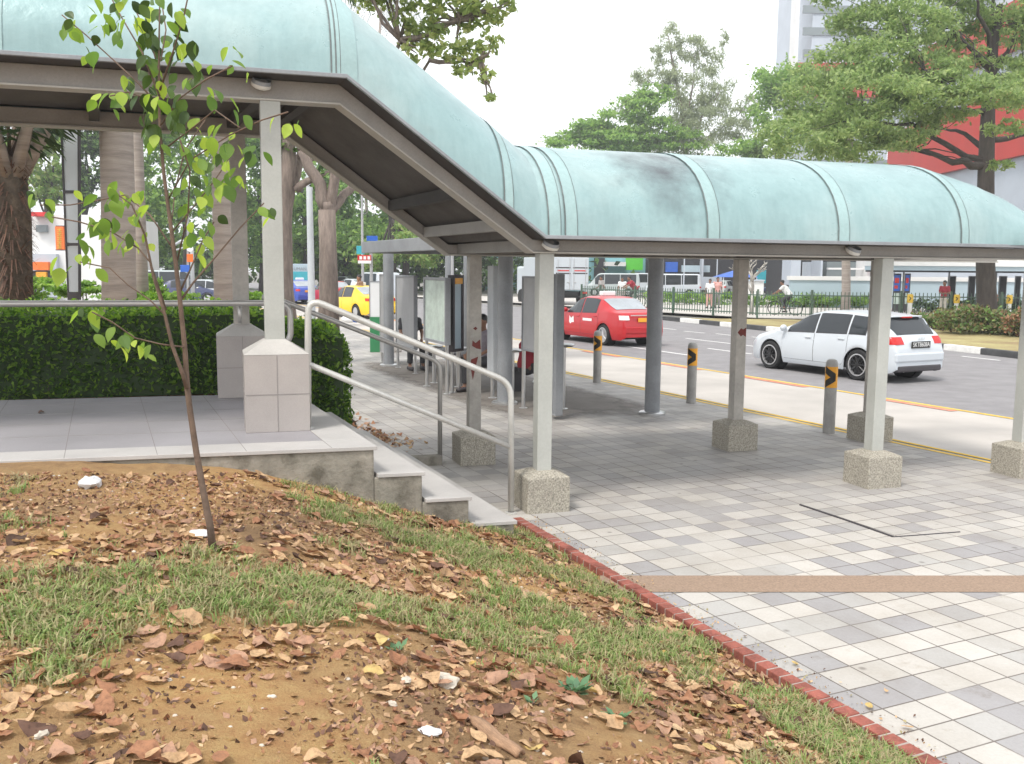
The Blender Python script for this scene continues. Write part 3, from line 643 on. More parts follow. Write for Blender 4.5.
def panel(name, label, cat, u0, u1, vt, vb, pa, pb, mats, th=.08, legs=True, frame=.04, group=None):
    """upright panel between two ground points, from height of image row vb to vt at its first foot"""
    a, b = gp(*pa), gp(*pb); z1 = at(pa[0], vt, a.y).z; z0 = at(pa[0], vb, a.y).z if vb else .0
    c = (a + b) / 2; L = (b - a).length; t = thing(name, label, cat, c, math.atan2(b.y - a.y, b.x - a.x), group)
    m = MB(); m.box((0, 0, (z0 + z1) / 2), (L - 2 * frame, th * .55, z1 - z0 - 2 * frame)); m.build('panel', mats[0], t)
    m = MB(); h = z1 - z0
    for x in (-1, 1): m.box((x * (L / 2 - frame / 2), 0, (z0 + z1) / 2), (frame, th, h))
    for z in (z0 + frame / 2, z1 - frame / 2): m.box((0, 0, z), (L - 2 * frame - .002, th * .98, frame))
    m.build('frame', mats[1], t, bevel=.006)
    if legs:
        for x in (-1, 1): m = MB(); leg(m, Vector((x * (L / 2 - frame), 0, 0)), z0 + .02); m.build('leg', MT['steel'], t, auto=R(40))
    return t
panel('screen_panel', 'blank grey screen panel between two thin legs left of the glazed notice board', 'panel', 394, 416, 275, 345, (397.5, 367.5), (416, 374), (MT['colpan'], MT['colgrey']), legs=True)
nb = panel('notice_board', 'glazed notice board with pale green sheet on two square legs', 'notice board', 425, 449, 277, 340, (426, 386), (448, 394.5), (MT['map'], MT['colgrey']), .1, True, .05)
g = MB(); g.box((0, -.052, 1.45), (.5, .004, .9)); 
panel('screen_panel', 'narrow grey screen panel left of the first round column', 'panel', 381, 392, 274, 352, (382, 362.5), (391, 366), (MT['colpan'], MT['colpan']), .1, True, .02)
panel('screen_panel', 'plain grey screen panel behind the kink post of the walkway', 'panel', 521, 534, 276, 350, (522.5, 408), (540, 414), (MT['colpan'], MT['colgrey']), .07, True, .03)
panel('screen_panel', 'slim grey end panel just right of the kink post', 'panel', 554, 560, 274, 414, (553.5, 418), (559, 420), (MT['colgrey'], MT['colgrey']), .12, False, .015)
# pale blue strip panel
t = panel('advertising_board', 'tall poster panel with yellow top and pale blue edge beside the notice board', 'poster', 449, 461, 275, 352, (450.5, 393), (461, 391), (MT['hoard'], MT['dark']), .12, True, .05)
m = MB(); z = at(450, 281, gp(450, 393).y).z; m.box((0, 0, z), (.22, .135, .1)); m.build('header', MT['amber'], t)
# cabinet
a = gp(497, 398); cabt = thing('utility_cabinet', 'tall pale blue grey cabinet on two stub legs beside a round column', 'cabinet', (a.x, a.y, 0), TH)
m = MB(); m.box((0, 0, 1.27), (.26, .34, 1.86)); m.build('body', MT['cab'], cabt, bevel=.01)
m = MB(); m.box((-.01, -.173, 1.62), (.21, .01, 1.1)); m.build('door', MT['cab'], cabt, bevel=.003)
m = MB(); m.box((-.01, -.173, .7), (.21, .01, .62)); m.build('door', MT['cab'], cabt, bevel=.003)
m = MB(); m.box((0, -.18, 1.55), (.09, .012, .17)); m.build('plate', MT['colpan'], cabt, bevel=.003)
for x in (-.08, .08): m = MB(); leg(m, Vector((x, 0, 0)), .36, .035); m.build('leg', MT['steel'], cabt, auto=R(40))
# perch stools
def stool(u, v, h, label):
    p = gp(u, v); t = thing('perch_stool', label, 'stool', p, TH, 'round perch stools in the bus shelter')
    m = MB(); m.lathe([(0, h - .035), (.14, h - .03), (.17, h), (.165, h + .015), (0, h + .02)], (0, 0, 0), 18); m.build('seat', MT['steel'], t, auto=R(40))
    m = MB(); leg(m, Vector((0, 0, 0)), h - .03, .035); m.build('stem', MT['steel'], t, auto=R(40))
stool(434, 383, .70, 'round steel perch stool in front of the glazed notice board'); stool(512, 403, .86, 'round steel perch stool between the cabinet column and the kink post')
stool(563, 409, 1.0, 'round steel perch stool to the right of the kink post'); stool(458, 387, .72, 'round steel perch stool behind the far low walkway post')
# info stand at the far end
p = gp(376, 352); t = thing('route_board', 'white route board above a green base at the far end of the shelter', 'sign', p, TH - R(8))
zt, zm = at(376, 282, p.y).z, at(376, 317, p.y).z
m = MB(); m.box((0, 0, zm / 2), (.30, .12, zm)); m.build('base', MT['green'], t, bevel=.01)
m = MB(); m.box((0, 0, (zt + zm) / 2), (.28, .09, zt - zm)); m.build('board', MT['white'], t, bevel=.01)
m = MB()
for x in (-.15, .15): m.box((x, 0, (zt + zm) / 2), (.02, .11, zt - zm))
m.box((0, 0, zt + .01), (.32, .11, .02)); m.build('frame', MT['colgrey'], t)
# seat bars
m = MB(); bn = thing('bench', 'dark tubular bench inside the bus shelter behind the panels', 'bench', SH(2.6, .75, 0), math.atan2(ST.y, ST.x))
m.box((0, 0, .45), (5.2, .32, .05)); m.build('seat', MT['dark'], bn, bevel=.01)
for x in (-2.3, 0, 2.3): m = MB(); m.box((x, 0, .213), (.06, .28, .424)); m.build('leg', MT['dark'], bn)

# text helper -------------------------------------------------------
def text(name, s, size, mat, loc, rot, parent=None, ext_=.002, align='CENTER', sx=1.0):
    c = bpy.data.curves.new(name, 'FONT'); c.body = s; c.size = size; c.extrude = ext_; c.align_x = align; c.align_y = 'CENTER'
    o = bpy.data.objects.new(name, c); COL.objects.link(o); bpy.context.view_layer.update()
    me = bpy.data.meshes.new_from_object(o.evaluated_get(bpy.context.evaluated_depsgraph_get())); bpy.data.objects.remove(o)
    me.materials.clear(); me.materials.append(mat)
    q = bpy.data.objects.new(name, me); COL.objects.link(q); q.location = loc; q.rotation_euler = rot; q.scale = (sx, 1, 1)
    if parent is not None: q.parent = parent
    return q
# small signs at the far end of the shelter, on a pole
p = gp(372, 341); Y = p.y
t = thing('stop_sign', 'stacked teal and red and white signs on a pale pole by the far shelter end', 'sign', p, 0)
m = MB(); m.tube([(0, 0, 0), (0, 0, at(372, 236, Y).z)], .045, 8); m.build('pole', MT['colpan'], t)
def plate(u0, u1, v0, v1, mat, Y, nm='plate'):
    a, b = at(u0, v1, Y), at(u1, v0, Y); m = MB(); m.box(((a.x + b.x) / 2 - p.x, -.07, (a.z + b.z) / 2), (b.x - a.x, .03, b.z - a.z)); return m.build(nm, mat, t, bevel=.004)
plate(357, 365, 246, 254, MT['teal'], Y); q = plate(358, 371.5, 255.3, 260.5, MT['red'], Y); plate(358.5, 371.5, 260.5, 263.5, MT['white'], Y)
plate(367, 378, 236, 241, MT['blue'], Y); m = MB()
for k in range(3):
    a = at(360 + k * 4, 259.5, Y); b = at(362.6 + k * 4, 256.3, Y); m.box(((a.x + b.x) / 2 - p.x, -.088, (a.z + b.z) / 2), (b.x - a.x, .006, b.z - a.z))
m.build('lettering', MT['white'], t)

# ------------------------------------------------------------------ bollards
def bollard(u, vb, label, first=None, grp='grey bollards along the bus bay'):
    p = gp(u, vb); t = thing('bollard', label, 'bollard', p, math.atan2(p.y, p.x) - R(90), grp)
    r, h = .078, 1.0
    m = MB(); m.lathe([(r, 0), (r, h - .075), (r * .95, h - .045), (r * .78, h - .016), (r * .45, h - .003), (0, h)], (0, 0, 0), 24); m.build('post', MT['bollard'], t, smooth=True)
    z0, z1 = h - .38, h - .10
    m = MB(); m.lathe([(r + .003, z0), (r + .003, z1)], (0, 0, 0), 32); b = m.build('reflective_band', MT['amber'], t, smooth=True)
    cm = MB(); zc = (z0 + z1) / 2; H = (z1 - z0)
    # chevrons: thick '>' wrapped on the front (front faces -y)
    for ctr in (R(-92), R(88)):
        for sgn in (1, -1):
            rows = []
            for i in range(11):
                f = i / 10; A_ = ctr + R(-60) + R(104) * f; c_ = zc + sgn * H * .36 * (1 - f); x, y = (r + .0055) * math.cos(A_), (r + .0055) * math.sin(A_)
                rows.append([(x, y, max(z0 + .002, c_ - H * .17)), (x, y, min(z1 - .002, c_ + H * .17))])
            cm.grid(rows, flip=False)
    cm.build('chevron', MT['blackp'], b)
    return t
bollard(597, 382.5, 'grey bollard with chevron band left of the round shelter column, next to the red taxi')
bollard(691, 403, 'grey bollard with chevron band between round shelter column and arrow marked walkway post')
bollard(828.5, 433, 'nearest grey bollard with chevron band, before the white hatchback')

# ------------------------------------------------------------------ vehicles
def smooth_interp(pts, xs, sg=.05):
    pts = sorted(pts); px = np.array([p[0] for p in pts]); pz = np.array([p[1] for p in pts])
    g = np.linspace(px[0], px[-1], 600); z = np.interp(g, px, pz); k = int(sg / (g[1] - g[0]) * 2) | 1
    ker = np.hanning(k + 2)[1:-1]; ker /= ker.sum(); zp = np.pad(z, k // 2, mode='edge'); z2 = np.convolve(zp, ker, 'valid')
    return np.interp(xs, g, z2)
def make_car(label, paint, P, rz, spec, cat='car', group=None, detail=True, name='parked_car'):
    L, Wd = spec['L'], spec['W']; hl = L / 2
    t = thing(name, label, cat, P, rz, group)
    xs = np.unique(np.concatenate([np.linspace(-hl, hl, 100), np.linspace(-hl, -hl + .35, 22), np.linspace(hl - .3, hl, 14)]))
    zt = smooth_interp(spec['top'], xs, spec.get('sg', .06)); zs = smooth_interp(spec['belt'], xs, .12); wv = smooth_interp(spec['plan'], xs, .07) * Wd
    zs = np.minimum(zs, zt - .015)
    rw = spec.get('rw', .315); axf, axr = spec['axles']; zb0 = spec.get('clear', .19); ar = rw + .055
    end = np.minimum((hl - np.abs(xs)) / .25, 1); zb = zb0 + .10 * (1 - end) ** 2
    for ax in (axf, axr):
        q = ar ** 2 - (xs - ax) ** 2; zb = np.where(q > 0, np.maximum(zb, rw + np.sqrt(np.maximum(q, 0)) - .012), zb)
    zb = np.minimum(zb, zs - .05)
    def side(z):
        z = np.asarray(z, float); lo, hi = spec.get('tum', (.06, .05))
        return np.where(z < .5, 1 - lo * ((.5 - z) / .35) ** 2, 1 - hi * ((z - .5) / .4) ** 2)
    rings = []
    yg = np.array([.93, .875, .80, .735, .60, .32, 0]); zg = np.array([.05, .35, .68, .91, .985, 1.0, 1.0])
    if spec.get('boxy'): yg = np.array([.95, .93, .90, .875, .76, .4, 0]); zg = np.array([.05, .35, .68, .90, .985, 1.0, 1.0])
    yh = np.array([.955, .88, .74, .55, .35, .17, 0]); zh = np.array([.30, .68, .88, .95, .985, 1., 1.])
    for i, x in enumerate(xs):
        g = np.clip((zt[i] - zs[i] - .06) / .30, 0, 1); g = g * g * (3 - 2 * g)
        zl = zb[i] + (zs[i] - zb[i]) * np.array([0, .08, .3, .55, .8, 1.0])
        yl = wv[i] * side(zl); yl[0] *= .985
        yu = wv[i] * (yg * g + yh * (1 - g)); zu = zs[i] + (zt[i] - zs[i]) * (zg * g + zh * (1 - g))
        yu = np.minimum(yu, yl[-1] * .995)
        rings.append((np.concatenate([yl, yu]), np.concatenate([zl, zu])))
    m = MB(); n = len(rings[0][0])
    full = []
    for (y, z), x in zip(rings, xs):
        half = [(x, -y[k], z[k]) for k in range(n)]; other = [(x, y[k], z[k]) for k in range(n - 2, -1, -1)]
        full.append(half + other)
    m.grid(full); nc = len(full[0])
    m.f.append(tuple(reversed(range(nc)))); m.f.append(tuple(range((len(xs) - 1) * nc, len(xs) * nc)))
    body = m.build('body', paint, t, auto=R(42))
    # flip to be safe
    me = body.data; bmm = bmesh.new(); bmm.from_mesh(me); bmesh.ops.recalc_face_normals(bmm, faces=bmm.faces); bmm.to_mesh(me); bmm.free()
    Y = np.array([r[0] for r in rings]); Z = np.array([r[1] for r in rings])
    def at_x(arr, x): return np.array([np.interp(x, xs, arr[:, k]) for k in range(n)])
    def sy(x, z): return float(np.interp(z, at_x(Z, x)[:10], at_x(Y, x)[:10]))
    def tz(x, y): yy, zz = at_x(Y, x)[5:], at_x(Z, x)[5:]; return float(np.interp(abs(y), yy[::-1], zz[::-1]))
    fz = lambda arr, x: float(np.interp(x, xs, arr))
    under = MB(); under.box((0, 0, .32), (L * .86, Wd * .70, .22)); under.build('underbody', MT['black'], t)
    arch = MB()
    for ax in (axf, axr):
        for s in (-1, 1): arch = MB(); arch.lathe([(.0, s * (Wd * .5 - .30)), (ar - .01, s * (Wd * .5 - .30)), (ar - .01, s * (Wd * .5 - .09))], (ax, 0, rw), 20, 'Y'); arch.build('wheel_arch', MT['black'], t)
    def side_patch(nm, x0, x1, zlo, zhi, mat, off, parent, s, nx=18, nz=5):
        rows = []
        for i in range(nx + 1):
            x = x0 + (x1 - x0) * i / nx; a, b = zlo(x), zhi(x)
            if b - a < .02: continue
            rows.append([(x, s * (sy(x, a + (b - a) * k / nz) + off), a + (b - a) * k / nz) for k in range(nz + 1)])
        if len(rows) < 2: return None
        q = MB(); q.grid(rows, flip=(s > 0)); return q.build(nm, mat, parent, smooth=True)
    zlo = lambda x: fz(zs, x) + .015; zhi = lambda x: fz(zs, x) + (fz(zt, x) - fz(zs, x)) * .90 - .02
    for s in (-1, 1):
        for (x0, x1) in spec['win']:
            side_patch('window_seal', x0 - .02, x1 + .02, lambda x: zlo(x) - .015, lambda x: zhi(x) + .012, MT['dark'], .004, t, s)
            side_patch('window', x0, x1, zlo, zhi, MT['glass'], .008, t, s)
        for (x0, x1) in spec['doors']:
            lo = lambda x: max(fz(zb, x) + .07, .30); hi = lambda x: fz(zs, x) - .004
            side_patch('door_gap', x0 - .006, x1 + .006, lambda x: lo(x) - .006, hi, MT['dark'], .002, t, s, 14, 6)
            d = side_patch('door', x0, x1, lo, hi, paint, .005, t, s, 14, 6)
            if d and detail:
                hx = x0 + .16; hz = fz(zs, hx) - .10; q = MB(); q.box((hx, s * (sy(hx, hz) + .018), hz), (.17, .025, .03)); q.build('handle', paint, d, bevel=.008)
        if detail and spec.get('mirror'):
            x = spec['mirror']; z = fz(zs, x) + .06; q = MB(); q.sphere((x, s * (sy(x, z - .05) + .09), z + .03), .1, 10, 7, (.55, 1.0, .75)); q.build('mirror', paint, t, smooth=True)
    def top_patch(nm, x0, x1, ye, mat, off, nx=12, ny=12, taper=0.0):
        rows = []
        for i in range(nx + 1):
            x = x0 + (x1 - x0) * i / nx; yv = at_x(Y, x); ym = np.interp(ye, [0, 1], [0, yv[8]]) 
            ym = ym * (1 - taper * i / nx)
            rows.append([(x, -ym + 2 * ym * k / ny, tz(x, -ym + 2 * ym * k / ny) + off) for k in range(ny + 1)])
        q = MB(); q.grid(rows); o = q.build(nm, mat, t, smooth=True); me = o.data; b_ = bmesh.new(); b_.from_mesh(me); bmesh.ops.recalc_face_normals(b_, faces=b_.faces); b_.to_mesh(me); b_.free(); return o
    if 'ws' in spec: top_patch('windscreen', *spec['ws'], .93, MT['glass'], .008)
    if 'rs' in spec: top_patch('rear_window', *spec['rs'], spec.get('rsw', .9), spec.get('rsm') or MT['glass'], .010)
    # wheels
    rm = spec.get('rim', MT['rims']); lip = spec.get('lip', MT['rims'])
    for ax in (axf, axr):
        for s in (-1, 1):
            c = (ax, s * (Wd * .5 - .115), rw); wt = .20
            q = MB(); q.lathe([(rw * .72, -wt / 2), (rw * .93, -wt / 2), (rw, -wt * .36), (rw, wt * .36), (rw * .93, wt / 2), (rw * .72, wt / 2)], c, 28, 'Y'); o = q.build('wheel', MT['black'], t, auto=R(50))
            if detail:
                q = MB(); yo = s * wt * .42
                q.lathe([(rw * .73, yo), (rw * .73, yo + s * .02), (rw * .66, yo + s * .022), (rw * .64, yo - s * .03)], c, 28, 'Y'); q.build('rim_lip', lip, o, auto=R(50))
                q = MB()
                for k in range(10):
                    a = 2 * math.pi * k / 10; dx, dz = math.cos(a), math.sin(a)
                    q.tube([(c[0] + dx * rw * .1, c[1] + yo, c[2] + dz * rw * .1), (c[0] + dx * rw * .66, c[1] + yo - s * .005, c[2] + dz * rw * .66)], .016, 5)
                q.lathe([(0, yo + s * .02), (rw * .16, yo + s * .015), (rw * .18, yo - s * .02)], c, 14, 'Y'); q.lathe([(0, yo - s * .045), (rw * .72, yo - s * .045)], c, 20, 'Y'); q.build('rim', rm, o)
            else:
                q = MB(); yo = s * wt * .5; q.lathe([(0, yo + s * .004), (rw * .64, yo)], c, 16, 'Y'); q.build('rim', rm, o)
    t['_h'] = 0; del t['_h']
    return t, dict(sy=sy, tz=tz, fz=fz, zs=zs, zt=zt, wv=wv, hl=hl, xs=xs, Y=Y, Z=Z, body=body)
def corner_patch(t, nm, api, rear, z0, z1, yin, xlen, mat, off=.008, parent=None):
    """lamp that wraps round a rear or front corner"""
    hl = api['hl']; xs = api['xs']
    for s in (-1, 1):
        rows = []; xe = -hl if rear else hl; d = 1 if rear else -1
        n = 10
        def xez(z):
            a = [x for x, t_ in zip(xs, api['zt']) if t_ >= z]; return min(a) if rear else max(a)
        for i in range(n + 1):
            f = i / n; row = []
            for k in range(4):
                z = z0 + (z1 - z0) * k / 3; x = xez(z) + d * (.02 + xlen * (1 - f)); row.append((x, s * (api['sy'](x, z) + off), z))
            rows.append(row)
        for i in range(1, 6):
            f = i / 5; row = []
            for k in range(4):
                z = z0 + (z1 - z0) * k / 3; y1 = api['sy'](xez(z) + d * .02, z); row.append((xez(z) - d * (off + .004), s * (y1 + (yin - y1) * f), z))
            rows.append(row)
        q = MB(); q.grid(rows); o = q.build(nm, mat, t, smooth=True); b_ = bmesh.new(); b_.from_mesh(o.data); bmesh.ops.recalc_face_normals(b_, faces=b_.faces); b_.to_mesh(o.data); b_.free()
HATCH = dict(L=4.29, W=1.77, axles=(1.29, -1.29), rw=.325, rim=MT['rimk'], lip=MT['rims'], mirror=.82,
    top=[(2.145, .50), (2.10, .66), (1.85, .80), (1.2, .96), (.95, 1.01), (.25, 1.35), (-.15, 1.425), (-.8, 1.425), (-1.4, 1.385), (-1.66, 1.345), (-1.70, 1.33), (-2.0, .99), (-2.06, .90), (-2.13, .80), (-2.145, .60)],
    belt=[(2.145, .47), (1.9, .66), (1.0, .89), (0, .92), (-1.2, .955), (-1.95, .95), (-2.06, .88), (-2.145, .56)], plan=[(2.145, .30), (2.05, .39), (1.8, .455), (1.3, .492), (0, .5), (-1.4, .495), (-1.8, .47), (-2.05, .435), (-2.145, .40)],
    win=[(-.02, .74), (-.92, -.10), (-1.42, -1.0)], doors=[(-.05, .90), (-.98, -.065)], ws=(.90, .18), rs=(-1.70, -2.0), rsw=.97)
SEDAN = dict(rsm=MT['tglass'], L=4.52, W=1.73, axles=(1.32, -1.30), rw=.315, mirror=.80,
    top=[(2.26, .52), (2.2, .68), (1.9, .80), (1.25, .94), (1.02, .98), (.35, 1.38), (-.05, 1.46), (-.7, 1.45), (-1.0, 1.39), (-1.62, 1.07), (-1.75, 1.045), (-2.1, 1.02), (-2.19, .96), (-2.24, .80), (-2.26, .55)],
    belt=[(2.26, .49), (2.0, .68), (1.05, .90), (0, .93), (-1.3, .97), (-2.05, .97), (-2.18, .88), (-2.26, .52)], plan=[(2.26, .30), (2.15, .39), (1.8, .46), (1.3, .495), (0, .5), (-1.5, .49), (-2.0, .455), (-2.2, .42), (-2.26, .38)],
    win=[(.0, .76), (-.86, -.08)], doors=[(-.04, .92), (-1.0, -.055)], ws=(.97, .30), rs=(-.98, -1.60))
VAN = dict(L=4.7, W=1.70, axles=(1.55, -1.35), rw=.32, mirror=1.55, boxy=True, tum=(.06, .012), sg=.08,
    top=[(2.35, .60), (2.3, .92), (2.0, 1.06), (1.25, 1.90), (1.0, 1.98), (-2.1, 1.98), (-2.28, 1.93), (-2.35, 1.2)], belt=[(2.35, .55), (2.1, .85), (1.8, 1.0), (-2.2, 1.10), (-2.35, .9)], plan=[(2.35, .38), (2.2, .45), (1.8, .495), (-2.1, .5), (-2.3, .485), (-2.35, .46)],
    win=[(.75, 1.5), (-.6, .65), (-2.0, -.7)], doors=[(.72, 1.5), (-.6, .66)], ws=(1.95, 1.30))
def car_from_wheels(near_rear, near_front, spec, zr=-.12, shift=0.0):
    a, b = gp(*near_rear, zr), gp(*near_front, zr); d = (b - a); d.z = 0; d.normalize()
    ang = math.atan2(d.y, d.x); n = Vector((-d.y, d.x, 0))
    mid = (a + b) / 2; axm = (spec['axles'][0] + spec['axles'][1]) / 2
    # the near wheels are on the side with y < 0 (right of travel) or y > 0
    side = 1 if (n.dot(Vector((-mid.x, -mid.y, 0))) > 0) else -1
    c = mid - d * axm - n * side * (spec['W'] / 2 - .10) + n * shift; c.z = zr + .004
    return c, ang
# white hatchback on the carriageway
c, ang = car_from_wheels((857, 380), (773, 368.6), HATCH)
hat, api = make_car('white five door hatchback with black rims driving away past the bus bay', MT['carwhite'], c, ang, HATCH, name='hatchback_car')
corner_patch(hat, 'tail_light', api, True, .80, .955, .46, .22, MT['lampred'])
hl = api['hl']
m = MB(); m.box((-hl - .004, 0, .79), (.02, .56, .14)); pl_ = m.build('number_plate', MT['blackp'], hat, bevel=.004)
text('plate_lettering', 'SKT8608A', .135, MT['white'], (-hl - .016, 0, .79), (R(90), 0, R(-90)), pl_, .001, sx=.86)
m = MB(); m.box((-hl + .06, 0, .30), (.16, 1.32, .13)); m.build('rear_diffuser', MT['dark'], hat, bevel=.03)
m = MB(); m.box((-hl + .02, 0, .53), (.09, 1.46, .20)); m.build('rear_bumper', MT['carwhite'], hat, bevel=.04)
m = MB()
for k in range(4): m.lathe([(.035, -.004), (.028, -.006), (.028, .004)], (-hl - .002, -.07 + k * .047, .915), 14, 'X')
m.build('badge', MT['steel'], hat)
for y0, s_ in ((.52, 'TFSI'), (-.52, 'A3')):
    pass
m = MB(); m.box((-1.745, 0, 1.335), (.06, .32, .035)); m.build('brake_light', MT['lampred'], hat, bevel=.01)
m = MB(); m.box((-1.66, 0, 1.352), (.22, .94, .028)); m.build('roof_spoiler', MT['carwhite'], hat, bevel=.012)
m = MB(); m.tube([(-hl - .01, .48, .27), (-hl + .25, .48, .27)], .035, 10); m.build('exhaust', MT['steel'], hat)
# red taxi
c, ang = car_from_wheels((603, 345.2), (561.5, 339.5), SEDAN)
def taxi(label, paint, c, ang, detail=True, box='white', grp='taxis on the carriageway'):
    t, api = make_car(label, paint, c, ang, SEDAN, 'taxi', grp, detail, 'taxi')
    m = MB(); m.box((-.25, 0, 1.53), (.16, .52, .15)); m.build('roof_sign', MT[box], t, bevel=.03)
    corner_patch(t, 'tail_light', api, True, .80, .93, .52, .16, MT['lampred'] if not detail else MT['lampcl'])
    hl = api['hl']; m = MB(); m.box((-hl - .004, 0, .80), (.02, .46, .12)); m.build('number_plate', MT['amber'], t, bevel=.004)
    m = MB(); m.box((-hl + .02, 0, .50), (.08, 1.36, .22)); m.build('rear_bumper', paint, t, bevel=.04)
    return t, api
rt, api = taxi('bright red saloon taxi with white roof sign waiting beyond the bus bay', MT['carred'], c, ang)
m = MB(); m.box((-2.268, 0, .935), (.03, 1.0, .03)); m.build('boot_trim', MT['steel'], rt, bevel=.006)
rt.children[0].data.materials[0] = MT['carred']
# pale emblem on the doors of the red taxi
for s in (-1, 1):
    y = s * (api['sy'](.45, .68) + .012)
    m = MB(); m.add([(x_, y, z_) for x_, z_ in ((.33, .60), (.5, .52), (.62, .62), (.60, .82), (.50, .74), (.36, .82))], [tuple(range(6))]); m.add([(x_, s * (api['sy'](-.45, .70) + .012), z_) for x_, z_ in ((-.70, .70), (-.18, .70), (-.18, .78), (-.70, .78))], [(0, 1, 2, 3)])
    m.build('door_emblem', MT['white'], rt)
# background traffic
def bgcar(label, paint, u, v, rz, spec=SEDAN, tx=False, name='car', cat='car', grp='cars in the far traffic'):
    p = gp(u, v, -.12); p.z = -.116
    if tx: return taxi(label, MT[paint], p, rz, False)[0]
    t, api = make_car(label, MT[paint], p, rz, spec, cat, grp, False, name)
    corner_patch(t, 'tail_light', api, True, .78, .92, .5, .14, MT['lampred']); return t
AW = math.atan2(RD.y, RD.x)
bgcar('yellow saloon taxi queuing beyond the far end of the shelter', 'caryellow', 358, 317, AW + R(12), tx=True)
bgcar('small red saloon taxi ahead of the yellow taxi, partly behind a forked tree trunk', 'carred', 331, 305, AW + R(5), tx=True)
bgcar('blue saloon taxi between the two rough tree trunks', 'carblue', 299, 303, AW + R(2), tx=True)
bgcar('white saloon car nearest the yellow taxi on its left, seen over the red taxi', 'carwhite', 352, 299, AW + R(20))
bgcar('white van above the yellow taxi in the far queue', 'carwhite', 378, 302, AW, VAN, name='van', cat='van')
bgcar('white saloon car at the head of the far queue by the background trees', 'carwhite', 342, 292, AW + R(40))
bgcar('silver people carrier seen behind the sapling fork', 'carsilver', 172, 299, R(8), VAN, name='van', cat='van')
bgcar('dark navy saloon car just right of the sapling stem', 'carnavy', 189, 303, R(5))
bgcar('white saloon car between the sapling and the ringed palm trunk', 'carwhite', 210, 303, R(3))
# light blue van rear behind the palm trunk and the white vans beyond the fence
bgcar('grey green delivery van beside the green sign beyond the taxi', 'carsilver', 612, 296, R(176), VAN, name='van', cat='van', grp='vans beyond the fence')
bgcar('white minibus with dark windows right behind the fence by the round column', 'carwhite', 672, 297, R(178), dict(VAN, L=4.7), name='minibus', cat='minibus', grp='vans beyond the fence')
bgcar('white van partly hidden by the round shelter column', 'carwhite', 640, 293, R(178), VAN, name='van', cat='van', grp='vans beyond the fence')
bgcar('silver hatchback under the blue awning behind the arrow post', 'carsilver', 724, 296, R(60), HATCH, name='hatchback_car', grp='vans beyond the fence')
bgcar('dark blue saloon car left of the pale hoarding beyond the fence', 'carnavy', 779, 299, R(170), SEDAN)
# box truck, rear towards the camera
p = gp(571, 307, -.12); t = thing('box_truck', 'white box truck with barred rear doors stopped ahead of the red taxi', 'truck', p, AW - R(6), 'trucks in the traffic')
Y = p.y; Wt = 2.3; z1 = at(575, 255, Y).z
m = MB(); m.box((2.6, 0, (z1 + 1.0) / 2), (5.2, Wt, z1 - 1.0)); m.build('cargo_box', MT['carwhite'], t, bevel=.03)
for s in (-1, 1):
    m = MB(); m.box((-.012, s * Wt * .245, (z1 + 1.0) / 2), (.03, Wt * .46, z1 - 1.12)); d = m.build('rear_door', MT['carwhite'], t, bevel=.01)
    for dz in (-.30, .32):
        m = MB(); m.box((-.031, s * Wt * .245, 2.2 + dz * .55), (.008, Wt * .42, .07)); m.build('stripe', MT['dark'], d)
    m = MB(); m.box((-.031, s * Wt * .245, 2.2), (.008, Wt * .34, .07)); m.build('stripe', MT['red'], d)
    for yy in (.06, .40): m = MB(); m.tube([(-.045, s * Wt * yy, 1.08), (-.045, s * Wt * yy, z1 - .08)], .016, 6); m.tube([(-.05, s * Wt * yy, 1.5), (-.05, s * (Wt * yy + .16), 1.5)], .02, 6); m.build('lock_bar', MT['steel'], d)
    for x in (.7, 5.9): m = MB(); m.lathe([(.0, -.14), (.45, -.14), (.48, -.1), (.48, .1), (.45, .14), (0, .14)], (x, s * (Wt / 2 - .18), .48), 20, 'Y'); m.build('wheel', MT['black'], t)
    m = MB(); m.box((-.02, s * .9, .86), (.05, .3, .12)); m.build('tail_light', MT['lampred'], t)
m = MB(); m.box((3.2, 0, .82), (6.6, .9, .25)); m.box((-.0, 0, .62), (.08, Wt * .9, .14)); m.build('chassis', MT['black'], t)
m = MB(); m.box((6.15, 0, 1.5), (1.6, 2.0, 1.9)); m.build('cab', MT['carwhite'], t, bevel=.15)
# truck with printed side panel
p = gp(298, 300, -.12); t = thing('box_truck', 'lorry with a pale blue printed box standing behind the blue taxi', 'truck', p, AW - R(4), 'trucks in the traffic')
Y = p.y; a, b = at(287, 262, Y), at(311, 290, Y)
m = MB(); m.box((2.5, 0, (a.z + b.z) / 2), (5, b.x - a.x, a.z - b.z)); m.build('cargo_box', MT['hoard'], t, bevel=.03)
m = MB(); m.box((-.01, 0, (a.z + b.z) / 2 - .1), (.02, (b.x - a.x) * .92, (a.z - b.z) * .55)); m.build('printed_panel', MT['teal'], t)
text('lettering', 'ILLUMAN', .30, MT['colgrey'], (-.03, 0, a.z - .35), (R(90), 0, R(-90)), t, .002)
m = MB(); m.box((2.9, 0, b.z - .25), (6, 1.2, .35)); m.build('chassis', MT['black'], t)
m = MB(); m.box((5.8, 0, 1.4), (1.5, 2.0, 1.9)); m.build('cab', MT['carwhite'], t, bevel=.15)
for x in (.8, 5.6):
    for s in (-1, 1): m = MB(); m.lathe([(0, -.13), (.45, -.13), (.45, .13), (0, .13)], (x, s * .85, .45), 16, 'Y'); m.build('wheel', MT['black'], t)

